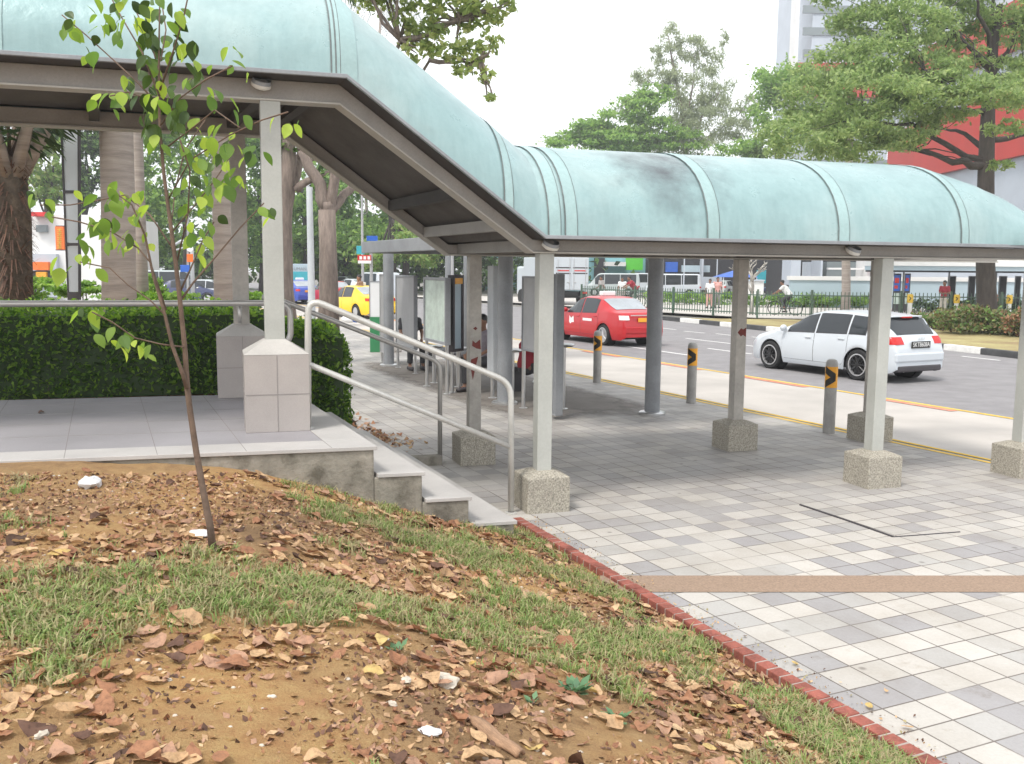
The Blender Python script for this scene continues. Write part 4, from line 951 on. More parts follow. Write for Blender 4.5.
# ------------------------------------------------------------------ trees and plants
def limb_path(a, b, sag=.0, n=5, jit=.06):
    a, b = Vector(a), Vector(b); L = (b - a).length; out = []
    for i in range(n + 1):
        t = i / n; p = a.lerp(b, t) + Vector((0, 0, sag * math.sin(math.pi * t))) 
        if 0 < i < n: p += Vector((rnd.gauss(0, 1), rnd.gauss(0, 1), rnd.gauss(0, 1))) * L * jit
        out.append(p)
    return out
def tree(name, label, P, trunk, limbs, clumps, n, size, leaf, bark='bark', group=None, sub=14, spread=.42, flat=.7, up=.5, elong=1.8, droop=0.0, twigs=40, seg=10):
    """trunk: [(x,y,z,r)...], limbs: [(path,[r0,r1])], clumps relative to P"""
    t = thing(name, label, 'tree', P, 0, group)
    m = MB(); tp = [Vector(q[:3]) for q in trunk]; m.tube(tp, [q[3] for q in trunk], seg); m.build('trunk', MT[bark], t, smooth=True)
    if limbs or twigs:
        m = MB()
        for a, b, r0, r1 in limbs: p = limb_path(a, b, jit=.022, n=6, sag=(Vector(b) - Vector(a)).length * rnd.uniform(-.06, .06)); m.tube(p, [r0 + (r1 - r0) * i / 6 for i in range(7)], 7)
        ends = [Vector(l[1]) for l in limbs] or [tp[-1]]
        for _ in range(twigs):
            c = clumps[rnd.randrange(len(clumps))]; q = Vector((c[0] + rnd.uniform(-.7, .7) * c[3], c[1] + rnd.uniform(-.7, .7) * c[4], c[2] + rnd.uniform(-.5, .6) * c[5]))
            e = min(ends, key=lambda v: (v - q).length); r0 = max(.012, trunk[-1][3] * .25); m.tube(limb_path(e, q, jit=.035, n=4), [r0, r0 * .8, r0 * .6, r0 * .4, r0 * .2], 5)
        m.build('limbs', MT[bark], t, smooth=True)
    q = leaf_quads(cloud(clumps, n, sub, spread, flat), size, up, elong, droop=droop)
    quads('crown', q, [LV[k] for k in leaf] if isinstance(leaf, (list, tuple)) else LV[leaf], t)
    return t
def rel(P, u, v, Y): return tuple(at(u, v, Y) - Vector(P))
def clump(P, u, v, Y, ru, rv, dy=1.0):
    q = at(u, v, Y) - Vector(P); k = Y / F_PX; return (q.x, q.y, q.z, ru * k, max(ru * k * .8, .3) * dy, rv * k)

# big rain tree behind the fence on the right
Y = 41.0; P = at(985, 322, Y); P.z = -.05; P = tuple(P)
tr = [(0, 0, 0, .50), (.05, 0, .6, .42), (*rel(P, 985, 250, Y), .37), (*rel(P, 986, 170, Y), .33), (*rel(P, 988, 110, Y), .28), (*rel(P, 993, 50, Y), .2), (*rel(P, 1000, 5, Y), .13)]
lb = [(rel(P, 986, 165, Y), rel(P, 912, 150, Y - 2), .20, .06), (rel(P, 986, 150, Y), rel(P, 940, 128, Y + 2), .14, .04), (rel(P, 987, 140, Y), rel(P, 1050, 125, Y), .15, .05), (rel(P, 990, 70, Y), rel(P, 955, 28, Y - 1), .13, .04), (rel(P, 990, 75, Y), rel(P, 1024, 20, Y), .13, .04),
      (rel(P, 988, 95, Y), rel(P, 925, 70, Y - 3), .14, .04), (rel(P, 988, 110, Y), rel(P, 900, 100, Y - 2), .14, .04), (rel(P, 992, 60, Y), rel(P, 995, -20, Y), .13, .05), (rel(P, 990, 62, Y), rel(P, 975, -10, Y - 2), .12, .04), (rel(P, 986, 160, Y), rel(P, 870, 120, Y - 2), .15, .04)]
cl = [clump(P, *a) for a in [(800, 138, Y - 2, 36, 24), (815, 100, Y - 1, 36, 26), (850, 140, Y - 3, 40, 22), (862, 95, Y - 3, 45, 26), (840, 65, Y, 42, 22), (880, 60, Y - 2, 45, 22), (870, 25, Y, 45, 22), (920, 25, Y - 2, 40, 22), (905, 95, Y - 4, 42, 22), (930, 70, Y - 2, 34, 18),
      (955, 85, Y - 3, 38, 14), (990, 95, Y - 4, 40, 14), (1020, 90, Y - 2, 30, 20), (900, 140, Y - 3, 30, 14), (965, 15, Y, 30, 16), (1010, 30, Y, 30, 16), (920, -20, Y, 70, 30), (850, -10, Y, 40, 20), (1030, 55, Y + 1, 24, 20), (1005, 128, Y - 2, 20, 9), (950, 40, Y + 1, 30, 12), (1050, 0, Y, 50, 40), (940, 112, Y - 2, 30, 12), (925, 125, Y - 1, 26, 12), (960, 60, Y, 30, 12), (1010, 70, Y, 26, 12), (1000, 165, Y - 3, 14, 5)]]
tree('rain_tree', 'large spreading tree with dark trunk behind the green fence on the right', P, tr, lb, cl, 56000, .22, 'big', 'barkd', sub=30, spread=.27, flat=.9, up=.6, twigs=70, elong=2.4)
# brighter smaller tree at its left edge
Y = 106; P = at(770, 300, Y); P.z = -.05; P = tuple(P)
tree('street_tree', 'bright green tree at the left edge of the large spreading tree', P, [(0, 0, 0, .25), (*rel(P, 774, 200, Y), .2), (*rel(P, 778, 120, Y), .1)], [(rel(P, 775, 170, Y), rel(P, 800, 110, Y), .1, .04)],
     [clump(P, *a) for a in [(778, 75, Y, 22, 22), (795, 90, Y, 25, 22), (770, 110, Y, 20, 24), (800, 125, Y, 24, 20), (765, 145, Y, 22, 14), (735, 152, Y, 20, 10), (930, 150, Y + 1, 16, 10)]], 9000, .48, 'bright', sub=12)
# casuarina and the broad crowns beyond the road
Y = 115; P = at(690, 290, Y); P.z = -.1; P = tuple(P)
tree('casuarina', 'tall wispy grey green tree standing above the level vault roof', P, [(0, 0, 0, .5), (*rel(P, 688, 180, Y), .35), (*rel(P, 682, 110, Y), .25), (*rel(P, 672, 60, Y), .12), (*rel(P, 668, 35, Y), .05)],
     [(rel(P, 686, 140, Y), rel(P, 720, 90, Y), .16, .05), (rel(P, 684, 120, Y), rel(P, 700, 50, Y), .14, .04), (rel(P, 684, 110, Y), rel(P, 645, 75, Y), .1, .03), (rel(P, 688, 150, Y), rel(P, 745, 105, Y), .12, .04)],
     [clump(P, *a) for a in [(670, 40, Y, 14, 14), (690, 48, Y, 18, 13), (708, 62, Y, 16, 16), (665, 70, Y, 16, 13), (685, 90, Y, 28, 18), (715, 95, Y, 22, 18), (745, 106, Y, 15, 9), (640, 78, Y, 12, 10), (700, 125, Y, 40, 20), (740, 130, Y, 16, 12), (690, 155, Y, 45, 16), (722, 40, Y, 6, 10), (655, 55, Y, 8, 8)]], 17000, .6, 'casu', sub=26, spread=.26, flat=1.1, elong=4.5, droop=.5, twigs=60)
Y = 112; P = at(620, 290, Y); P.z = -.1; P = tuple(P)
tree('broad_tree', 'low broad green crown left of the tall wispy tree above the roof', P, [(0, 0, 0, .35), (*rel(P, 620, 180, Y), .25), (*rel(P, 622, 130, Y), .12)], [(rel(P, 620, 180, Y), rel(P, 570, 140, Y), .12, .04)],
     [clump(P, *a) for a in [(565, 138, Y, 20, 9), (590, 130, Y, 22, 11), (615, 122, Y, 24, 13), (640, 105, Y, 24, 18), (655, 128, Y, 28, 16), (625, 142, Y, 40, 14), (680, 142, Y, 24, 12), (655, 92, Y, 16, 8), (590, 150, Y, 40, 12)]], 20000, .45, 'bright', sub=18, spread=.36, flat=.6, up=.7)
# forked tree whose crown shows above the roof at the top
Y = 21.0; P = at(327, 330, Y); P.z = -.1; P = tuple(P)
fk = rel(P, 327, 210, Y)
tr = [(0, 0, 0, .30), (*rel(P, 329, 300, Y), .22), (*rel(P, 328, 250, Y), .195), (*fk, .19)]
lb = [(fk, rel(P, 302, 150, Y), .15, .11), (rel(P, 302, 150, Y), rel(P, 285, 60, Y), .11, .06), (fk, rel(P, 337, 165, Y), .13, .11), (rel(P, 337, 165, Y), rel(P, 400, 40, Y), .11, .04), (rel(P, 330, 214, Y), rel(P, 352, 188, Y + .5), .11, .09), (rel(P, 352, 188, Y + .5), rel(P, 372, 150, Y + .5), .09, .05), (rel(P, 345, 155, Y + .5), rel(P, 430, 60, Y + 1), .08, .03), (rel(P, 400, 40, Y), rel(P, 460, 20, Y), .07, .03), (rel(P, 430, 60, Y + 1), rel(P, 480, 60, Y), .06, .02)]
cl = [clump(P, *a) for a in [(420, 15, Y, 26, 16), (450, 5, Y, 26, 18), (480, 15, Y, 26, 14), (440, 45, Y, 26, 16), (465, 62, Y, 22, 13), (485, 75, Y, 8, 8), (487, 45, Y, 16, 10), (415, 45, Y, 14, 16), (503, 8, Y, 12, 10), (490, 97, Y, 6, 3), (400, -40, Y, 70, 40), (330, -40, Y, 80, 40), (480, -30, Y, 50, 30), (435, 25, Y, 12, 8)]]
cl.append((*fk, .01, .01, .01))
lb.insert(0, ((fk[0], fk[1], fk[2] - .35), (fk[0], fk[1], fk[2] + .16), .192, .15))
tree('forked_tree', 'rough barked tree forking into thick limbs, its loose yellow green crown above the roof', P, tr, lb, cl, 7000, .17, 'yel', sub=30, spread=.24, flat=1.0, up=.4, elong=1.7, twigs=50, seg=14)
Y = 23.5; P = at(283, 330, Y); P.z = -.1; P = tuple(P)
tr = [(0, 0, 0, .45), (*rel(P, 280, 290, Y), .33), (*rel(P, 282, 220, Y), .24), (*rel(P, 289, 160, Y), .18), (*rel(P, 286, 90, Y), .14)]
lb = [(rel(P, 283, 215, Y), rel(P, 300, 160, Y + .6), .2, .13), (rel(P, 300, 160, Y + .6), rel(P, 318, 80, Y), .13, .06), (rel(P, 287, 190, Y), rel(P, 262, 165, Y), .12, .06), (rel(P, 296, 190, Y), rel(P, 330, 172, Y), .11, .06)]
tree('street_tree', 'rough trunked tree right of the near upper post, with small dark leaf tufts', P, tr, lb, [clump(P, *a) for a in [(318, 180, Y, 10, 12), (310, 150, Y, 16, 10), (275, 150, Y, 16, 12), (340, 160, Y + 1, 10, 6), (280, 40, Y, 60, 40)]], 1500, .2, ['mid', 'dark'], sub=10, twigs=16, seg=12)
# palms on the left
def frond(m, base, d, L, drop, nl, wl, out):
    pts = []; base = Vector(base); d = Vector(d).normalized()
    for i in range(9):
        t = i / 8; pts.append(base + d * L * t + Vector((0, 0, -drop * t * t)))
    m.tube(pts, [.028 * (1 - .85 * i / 8) for i in range(9)], 5)
    for i in range(nl):
        t = .12 + .88 * i / nl; k = min(7, int(t * 8)); a = pts[k].lerp(pts[k + 1], t * 8 - k); dr = (pts[k + 1] - pts[k]).normalized(); sd_ = dr.cross(Vector((0, 0, 1))).normalized()
        for s in (-1, 1):
            ll = wl * (math.sin(math.pi * min(1, t * .9 + .08)) * .8 + .2) * rnd.uniform(.8, 1.1); e = a + (sd_ * s * .62 + dr * .5 + Vector((0, 0, -.75 * rnd.uniform(.6, 1.3)))).normalized() * ll; w_ = dr * max(.028, L * .012)
            mid = a.lerp(e, .45) + Vector((0, 0, .06 * ll)); out.append([a - w_, mid + w_, e, mid - w_])
def palm(name, label, P, trunk, mat, fr, leafk, group=None, boots=False):
    t = thing(name, label, 'palm', P, 0, group); m = MB(); m.tube([q[:3] for q in trunk], [q[3] for q in trunk], 16); m.build('trunk', MT[mat], t, smooth=True)
    m = MB(); out = []
    for base, d, L, drop in fr: frond(m, base, d, L, drop, 34, L * .30, out)
    m.build('frond_stem', MT['twig'], t, smooth=True); quads('fronds', np.array([[tuple(v) for v in q] for q in out]), LV[leafk], t)
    if boots:
        m = MB(); top = Vector(trunk[-1][:3])
        for k in range(9):
            a = k * 2.4; d = Vector((math.cos(a), math.sin(a), .9)); m.tube([top + Vector((0, 0, -.35)) + d * .12, top + d * .5, top + d * 1.0 + Vector((0, 0, .15))], [.10, .075, .05], 6)
        m.build('leaf_base', MT['palmbark'], t, smooth=True)
        q = []
        for _ in range(900):
            k = rnd.uniform(0, 1); z = k * top.z; a = rnd.uniform(0, 6.28); r = .20; c = Vector((r * math.cos(a), r * math.sin(a), z)); e = c + Vector((math.cos(a) * .16, math.sin(a) * .16, rnd.uniform(-.25, .12))); s = Vector((-math.sin(a), math.cos(a), 0)) * .012; q.append([c - s, c + s, e + s * .3, e - s * .3])
        quads('trunk_fibre', np.array([[tuple(v) for v in x] for x in q]), LV['l2'], t)
    return t
PZ = .2
def palm_at(u, vb, Y): p = at(u, vb, Y); return (p.x, p.y, PZ)
Y = 14.0; P = palm_at(118, 300, Y); tp = rel(P, 120, -60, Y)
fr = [((tp[0], tp[1], tp[2]), (math.cos(a), math.sin(a), .6), 2.6, 2.2) for a in (0, .8, 1.6, 2.4, 3.2, 4.0, 4.8, 5.6)]
palm('royal_palm', 'thick pale ringed palm trunk behind the hedge left of the sapling', P, [(0, 0, -.2, .30), (*rel(P, 119, 285, Y), .24), (*rel(P, 118, 200, Y), .235), (*rel(P, 116, 120, Y), .23), (*tp, .2)], 'palmbark', fr, 'dark', 'ringed palm trunks behind the hedge')
Y = 15.5; P = palm_at(227, 300, Y); tp = rel(P, 224, -60, Y)
palm('royal_palm', 'narrower ringed palm trunk partly behind the far upper walkway post', P, [(0, 0, -.2, .26), (*rel(P, 227, 285, Y), .21), (*rel(P, 225, 200, Y), .205), (*rel(P, 224, 120, Y), .20), (*tp, .18)], 'palmbark', [((tp[0], tp[1], tp[2]), (math.cos(a), math.sin(a), .6), 2.4, 2.0) for a in (0.3, 1.3, 2.3, 3.3, 4.3, 5.3)], 'dark', 'ringed palm trunks behind the hedge')
Y = 17; P = palm_at(141, 300, Y); 
m = MB(); t = thing('royal_palm', 'thin ringed palm trunk just behind the thick pale one', 'palm', P, 0, 'ringed palm trunks behind the hedge'); tp = rel(P, 134, 60, Y); m.tube([(0, 0, -.2), rel(P, 140, 250, Y), tp], [.15, .12, .10], 12); m.build('trunk', MT['palmbark'], t, smooth=True)
m = MB(); out = []
for a in range(7): frond(m, tp, (math.cos(a * .9), math.sin(a * .9), .5), 1.8, 1.6, 30, .6, out)
m.build('frond_stem', MT['twig'], t); quads('fronds', np.array([[tuple(v) for v in q] for q in out]), LV['dark'], t)
Y = 13.2; P = palm_at(16, 300, Y); tp = rel(P, 10, 158, Y)
fr = [(tp, (math.cos(a), math.sin(a), e), 2.8, 1.2) for a, e in ((.3, 1.6), (1.0, 1.8), (1.8, 1.6), (2.6, 1.7), (3.4, 1.5), (4.3, 1.9), (5.2, 1.9), (5.9, 1.7))]
palm('oil_palm', 'dark fibrous palm trunk at the far left with cut leaf bases', P, [(0, 0, -.2, .27), (*rel(P, 16, 285, Y), .215), (*rel(P, 15, 220, Y), .21), (*tp, .19)], 'fibre', fr, 'dark', None, True)
# dark drooping palm above the roof near the top
Y = 96; P = at(372, 300, Y); P.z = -.1; P = tuple(P); tp = rel(P, 384, -22, Y)
palm('slender_palm', 'palm whose dark drooping fronds hang behind the upper roof bend', P, [(0, 0, 0, .2), (*rel(P, 366, 200, Y), .16), (*tp, .13)], 'palmbark', [(tp, (math.cos(a), math.sin(a), .4), 5.0, 8.5) for a in (0, .5, 1.1, 1.7, 2.3, 2.9, 3.5, 4.2, 4.9, 5.6)], 'dark')

# far trees closing the view behind the traffic
def bgtree(label, u, vb, Y, clp, n, size, leaf, bark='barkd', name='street_tree', zb=-.12):
    P = at(u, vb, Y); P.z = zb; P = tuple(P)
    top = rel(P, u, min(c[1] for c in clp), Y)
    return tree(name, label, P, [(0, 0, 0, .32), (*rel(P, u + 2, 240, Y), .26), (*rel(P, u - 3, 190, Y), .2), (top[0] * .5, 0, top[2] * .75, .1)], [(rel(P, u, 220, Y), rel(P, c[0], c[1], Y), .12, .04) for c in clp[:4]],
         [clump(P, c[0], c[1], Y + (c[4] if len(c) > 4 else 0), c[2], c[3]) for c in clp], n, size, leaf, bark, 'trees behind the far traffic', sub=16, spread=.38, flat=.7, up=.5, twigs=14)
bgtree('bright rounded tree above the yellow taxi', 405, 290, 84, [(380, 195, 34, 26), (415, 185, 38, 30), (400, 235, 45, 22), (445, 215, 34, 30), (360, 240, 30, 20), (460, 180, 40, 30), (420, 150, 60, 30)], 13000, .5, ['bright', 'mid'])
bgtree('yellow green low tree just above the shelter signs', 392, 290, 78, [(385, 250, 26, 12), (405, 240, 26, 14), (375, 262, 20, 9), (425, 255, 20, 14)], 4000, .4, ['yel', 'bright'])
bgtree('dark leafy tree above the red saloon taxi', 345, 290, 90, [(345, 215, 24, 26), (335, 250, 28, 18), (365, 265, 26, 14), (310, 265, 28, 16), (330, 180, 36, 30)], 8000, .5, ['bright', 'mid'])
bgtree('light green tree between the two rough trunks', 305, 290, 86, [(306, 215, 22, 24), (300, 245, 24, 18), (320, 230, 20, 24)], 6500, .46, ['bright', 'bright'])
bgtree('green tree behind the sapling stem', 185, 290, 76, [(165, 160, 30, 24), (200, 175, 28, 28), (180, 210, 30, 16), (150, 195, 22, 22), (215, 220, 22, 18), (190, 130, 50, 20)], 6500, .42, ['bright', 'mid'])
bgtree('bright yellow green tree between the oil palm and the glass sign', 48, 290, 80, [(45, 165, 22, 22), (35, 192, 18, 13), (55, 140, 24, 14), (60, 196, 10, 9)], 5000, .42, ['bright', 'yel'])
bgtree('dark tree behind the tall glass sign', 85, 290, 78, [(85, 165, 18, 26), (84, 198, 14, 10), (92, 130, 24, 20)], 4000, .42, ['dark', 'mid'])
bgtree('leafy tree right of the thick pale palm trunk', 150, 290, 79, [(148, 215, 18, 22), (155, 245, 22, 12), (140, 180, 16, 24)], 3600, .42, ['mid', 'bright'])
bgtree('dark tree at the left border behind the oil palm', -10, 290, 30, [(-5, 190, 26, 34), (0, 240, 20, 18), (-30, 160, 40, 40)], 3500, .26, ['dark', 'mid'])
bgtree('deep green tree behind the near upper post', 262, 290, 82, [(255, 190, 24, 28), (262, 235, 26, 22), (240, 215, 24, 26), (275, 262, 24, 14), (250, 140, 40, 26)], 6000, .46, ['mid', 'bright'])
# dark far wood mass
m = []
pts = cloud([tuple(at(u, v, 95)) + (10, 6, 4) for u, v in ((150, 250), (240, 245), (330, 245), (420, 245), (60, 250), (-40, 250), (500, 255))], 16000, 20, .45)
tag(quads('far_wood', leaf_quads(pts, .75, .5), [LV['mid'], LV['dark']]), 'dark distant wood behind the traffic', kind='stuff')

# hedges
def hedge(name, label, s0, s1, n0, n1, z0, z1, n=9000, size=.055, corner=.0):
    c = W((s0 + s1) / 2, (n0 + n1) / 2, z0); t = thing(name, label, 'hedge', c, TH, 'clipped hedges by the landing')
    L, D, H = s1 - s0, n1 - n0, z1 - z0
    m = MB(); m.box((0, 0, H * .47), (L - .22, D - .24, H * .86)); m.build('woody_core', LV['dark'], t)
    P = []
    for _ in range(n):
        f = rnd.random(); x, y = rnd.uniform(-L / 2, L / 2), rnd.uniform(-D / 2, D / 2); z = rnd.uniform(.06, H)
        if f < .45: y = -D / 2
        elif f < .8: z = H
        elif f < .9: x = L / 2 * rnd.choice((-1, 1))
        b = mnoise.noise(Vector((x * 1.7, y * 1.7 + 4, z * 2 + c.y))) * .13 + mnoise.noise(Vector((x * 5, y * 5, z * 5))) * .07
        dp = abs(rnd.gauss(0, .07)) - b
        if f < .45: y += dp + .22 * (z / H) ** 6; z -= max(0, z - H + .12) * .3
        elif f < .8: z -= dp; 
        elif f < .9: x -= math.copysign(dp, x)
        ex = max(0, x - (L / 2 - .35)) / .35; z *= 1 - .22 * ex * ex; y += (.25 if y < 0 else -.25) * ex * ex
        P.append((x, y, z))
    P = np.array(P); topm = (P[:, 2] > H - .20 + .10 * np.sin(P[:, 0] * 5.3) * np.sin(P[:, 0] * 1.7 + 1))
    P += nr.normal(size=P.shape) * .018; q = leaf_quads(P, size, .4, 1.9, .5)
    quads('foliage', q[~topm], LV['hedge'], t); quads('fresh_growth', q[topm], [LV['hedget'], LV['hedge']], t)
    m = MB()
    for _ in range(int(L * 5)): x = rnd.uniform(-L / 2, L / 2); y = rnd.uniform(-D / 2, D / 4); m.tube([(x, y, 0), (x + rnd.uniform(-.08, .08), y, H * .6)], [.018, .008], 5)
    m.build('stems', MT['twig'], t); return t
hedge('hedge', 'long clipped dark green hedge with fresh tops behind the guard rail', -9.0, -2.1, 2.75, 4.0, ZL - .12, 1.72, 26000)
hedge('hedge', 'short rounded hedge end beside the far stair handrail', -2.15, -1.32, 2.62, 3.9, .15, 1.50, 9000)
m = MB(); a = [W(-11, 2.55), W(-2.0, 2.55), W(-.7, 2.62), W(-.6, 4.3), W(-2.0, 9), W(-12, 9)]
m.prism([(q.x, q.y) for q in a[:2] + [W(-2.0, 9), a[5]]], -.1, ZL - .1); tag(m.build('planting_bed', MT['soil']), kind='structure')
m = MB(); m.prism([(q.x, q.y) for q in [W(-1.98, 2.52), W(-1.15, 2.5), W(-1.2, 4.1), W(-1.98, 6)]], -.1, .06); tag(m.build('planting_bed', MT['soil']), kind='structure')
# low bright shrubs behind the hedge, left background
for i, (u, v, Y, ru, rv, lab) in enumerate([(30, 288, 17, 34, 9, 'low clipped shrub row by the oil palm'), (80, 290, 18, 22, 7, 'low shrub under the tall glass sign'), (152, 286, 22, 10, 12, 'feathery low shrub between the palm and the sapling'), (245, 300, 20, 26, 6, 'low bright shrub behind the far upper post'), (150, 297, 17, 40, 5, 'yellowish shrub behind the hedge at the sapling')]):
    P = at(u, 300, Y); P.z = .2; P = tuple(P); t = thing('shrub', lab, 'shrub', P, 0, 'low shrubs behind the hedge')
    q = leaf_quads(cloud([clump(P, u, v, Y, ru, rv)], 1800, 16, .4), .10, .5); quads('foliage', q, [LV['hedget'], LV['bright']], t)
    m = MB()
    for k in range(6): m.tube([(rnd.uniform(-.3, .3), 0, -.3), (rnd.uniform(-.3, .3), 0, rel(P, u, v, Y)[2])], [.02, .01], 5)
    m.build('stems', MT['twig'], t)
# shrubs and hedge on the far side
def farhedge(label, P0, P1, h, dep, n, size, leaves, name='hedge', z=0, grp='planting along the far fence'):
    a, b = Vector(P0), Vector(P1); c = (a + b) / 2; t = thing(name, label, 'hedge', (c.x, c.y, z), math.atan2(b.y - a.y, b.x - a.x), grp); L = (b - a).length
    k = max(2, int(L / (h * 1.2))); cl = [(-L / 2 + L * (i + .5) / k, 0, h * .55, L / k * .75, dep / 2, h * rnd.uniform(.42, .56)) for i in range(k)]
    quads('foliage', leaf_quads(cloud(cl, n, 14, .45), size, .5), [LV[q] for q in leaves], t)
    m = MB()
    for _ in range(k * 3): x = rnd.uniform(-L / 2, L / 2); m.tube([(x, rnd.uniform(-.2, .2), 0), (x + .1, 0, h * .6)], [.03, .012], 5)
    m.build('stems', MT['twig'], t); return t
farhedge('bright clipped hedge behind the fence between the round column and the arrow post', gp(650, 304), gp(735, 305), .75, 1.2, 3500, .16, ['hedget', 'bright'])
farhedge('bright clipped hedge behind the fence right of the arrow post', gp(742, 307), gp(870, 308), .75, 1.2, 4500, .16, ['hedget', 'mid'])
farhedge('dark low hedge behind the fence by the poster boards', gp(900, 312), gp(1050, 312), .7, 1.0, 4500, .15, ['mid', 'dark'])
farhedge('dusty half dry shrub bed on the verge under the dark trunk', gp(940, 331), gp(1075, 336), .95, 3.2, 9000, .15, ['shrub', 'shrub', 'mid'], 'shrub_bed')
farhedge('low sparse shrub strip on the verge behind the white hatchback', gp(905, 326), gp(960, 330), .55, 1.5, 2500, .14, ['shrub', 'mid'], 'shrub_bed')
t_ = farhedge('small red flowered shrub at the right end of the verge', gp(1012, 336), gp(1042, 338), .7, 1.2, 900, .14, ['shrub', 'l1'], 'shrub')
# bare frangipani
Y = 47; P = at(752, 300, Y); P.z = 0; P = tuple(P); t = thing('frangipani', 'bare pale branched small tree behind the fence right of the arrow post', 'tree', P)
m = MB()
def br(p, d, L, r, n):
    e = p + d * L; m.tube([p, p.lerp(e, .5) + Vector((rnd.uniform(-.05, .05), 0, rnd.uniform(0, .08))), e], [r, r * .85, r * .7], 6)
    if n:
        for k in range(3 if n > 2 else 2): a = rnd.uniform(0, 6.28); br(e, (d + Vector((math.cos(a) * .8, math.sin(a) * .8, .1))).normalized(), L * .72, r * .68, n - 1)
br(Vector((0, 0, 0)), Vector((.0, 0, 1)), 1.05, .11, 4); m.build('trunk', MT['postw'], t, smooth=True)
# pale trunk behind the fence
Y = 48; P = at(845, 312, Y); P.z = 0; t = thing('street_tree', 'pale smooth trunk rising behind the fence left of the near right post', 'tree', tuple(P), 0)
m = MB(); m.tube([(0, 0, 0), (0, 0, 1.2), rel(tuple(P), 846, 230, Y), rel(tuple(P), 850, 130, Y)], [.27, .22, .2, .16], 12); m.build('trunk', MT['palmbark'], t, smooth=True)
q = leaf_quads(cloud([clump(tuple(P), 850, 130, Y + 1, 50, 24)], 2500, 14, .4), .35, .5); quads('crown', q, LV['big'], t)

# ------------------------------------------------------------------ green fence along the far footpath
fe = thing('metal_fence', 'dark green picket fence along the median behind the verge', 'fence', (0, 0, 0))
pk = MB(); rl = MB(); acc = 0.0
zt_ = lambda P: 1.22
pts = [Vector((q.x, q.y, 0)) for q in FN]
pts[0] = pts[0].lerp(pts[1], .55)
for a, b in zip(pts[:-1], pts[1:]):
    L = (b - a).length; d = (b - a).normalized(); n = int(L / .17)
    for i in range(n):
        p = a + d * (i + .5) * L / n; pk.box((p.x, p.y, .68), (.028, .028, 1.12), math.atan2(d.y, d.x))
    for z in (.22, 1.06): c = (a + b) / 2; rl.box((c.x, c.y, z), (L, .045, .05), math.atan2(d.y, d.x))
    k = max(1, round(L / 2.7))
    for i in range(k): p = a + d * L * i / k; m = MB(); m.box((p.x, p.y, .66), (.085, .085, 1.32), math.atan2(d.y, d.x)); m.build('post', MT['tgreen'], fe)
pk.build('pickets', MT['tgreen'], fe); rl.build('rails', MT['tgreen'], fe)
for u, lab in ((876, 'white bollard with yellow cap just behind the near right walkway post'), (909, 'white bollard with yellow cap by the blue and red poster boards'), (955.5, 'white bollard with yellow cap between the standing person and the dark trunk'), (1008, 'white bollard with yellow cap right of the dark tree trunk')):
    p = at(u, 319, 42.2); p.z = 0; t = thing('bollard', lab, 'bollard', p, math.atan2(p.y, p.x) - R(90), 'white bollards with yellow caps')
    m = MB(); m.lathe([(.10, 0), (.10, .85)], (0, 0, 0), 14); m.build('post', MT['white'], t, smooth=True); m = MB(); m.lathe([(.125, .80), (.13, .84), (.13, 1.14), (.11, 1.18), (0, 1.19)], (0, 0, 0), 14); c = m.build('cap', MT['amber'], t, auto=R(40)); c.data.materials[0] = MT['yellow']
    m = MB(); m.add([(-.06, -.136, 1.08), (.01, -.136, 1.0), (-.06, -.136, .9), (-.02, -.136, .9), (.06, -.136, 1.0), (-.02, -.136, 1.08)], [(0, 1, 4, 5), (1, 2, 3, 4)]); m.build('arrow', MT['blackp'], c)

# ------------------------------------------------------------------ buildings beyond
def quadbox(m, u0, u1, v0, v1, Y, depth, Y1=None):
    """box whose front face spans the image rectangle at distance Y"""
    a, b = at(u0, v1, Y), at(u1, v0, Y1 or Y)
    if Y1:
        d = Vector((b.x - a.x, b.y - a.y, 0)); L = d.length; c = (a + b) / 2; rz = math.atan2(d.y, d.x); n = Vector((-d.y, d.x, 0)).normalized()
        m.box((c.x + n.x * depth / 2, c.y + n.y * depth / 2, (a.z + b.z) / 2), (L, depth, abs(b.z - a.z)), rz)
    else: m.box(((a.x + b.x) / 2, Y + depth / 2, (a.z + b.z) / 2), (b.x - a.x, depth, b.z - a.z))
    return m
def bpart(name, mat, par, *rects):
    m = MB()
    for r in rects: quadbox(m, *r)
    return m.build(name, MT[mat], par)
# red and white building
b = thing('shop_building', 'large building with red facade band and pale grey walls behind the big tree', 'building', (0, 0, 0))
A0, A1 = at(893, 166, 100), at(1090, 110, 66); d = Vector((A1.x - A0.x, A1.y - A0.y, 0)); L = d.length; rz = math.atan2(d.y, d.x); n = Vector((-d.y, d.x, 0)).normalized()
def bb(nm, mat, f0, f1, z0, z1, off, th):
    c = Vector((A0.x, A0.y, 0)) + d * (f0 + f1) / 2 + n * (off + th / 2); m = MB(); m.box((c.x, c.y, (z0 + z1) / 2), (L * (f1 - f0), th, z1 - z0), rz); return m.build(nm, MT[mat], b)
bb('wall', 'bldg', 0, 1.3, -.1, 42, 0, 20); bb('red_band', 'bldr', -.01, 1.3, 11.2, 16.5, -.5, .5); bb('red_band', 'bldr', .05, 1.3, 19.6, 23.4, -.5, .5)
for z in (17.4, 24.6, 26.6): bb('window_strip', 'glassp', .02, 1.3, z, z + .9, -.1, .2)
for k in range(10): bb('window', 'glassp', .06 + k * .12, .13 + k * .12, 3.2, 6.4, -.12, .2)
b2 = thing('tower_block', 'tall pale grey blue tower behind the upper left of the big tree', 'building', (0, 0, 0))
m = MB(); quadbox(m, 800, 900, -80, 300, 150, 20); m.build('wall', MT['bldg'], b2)
m = MB()
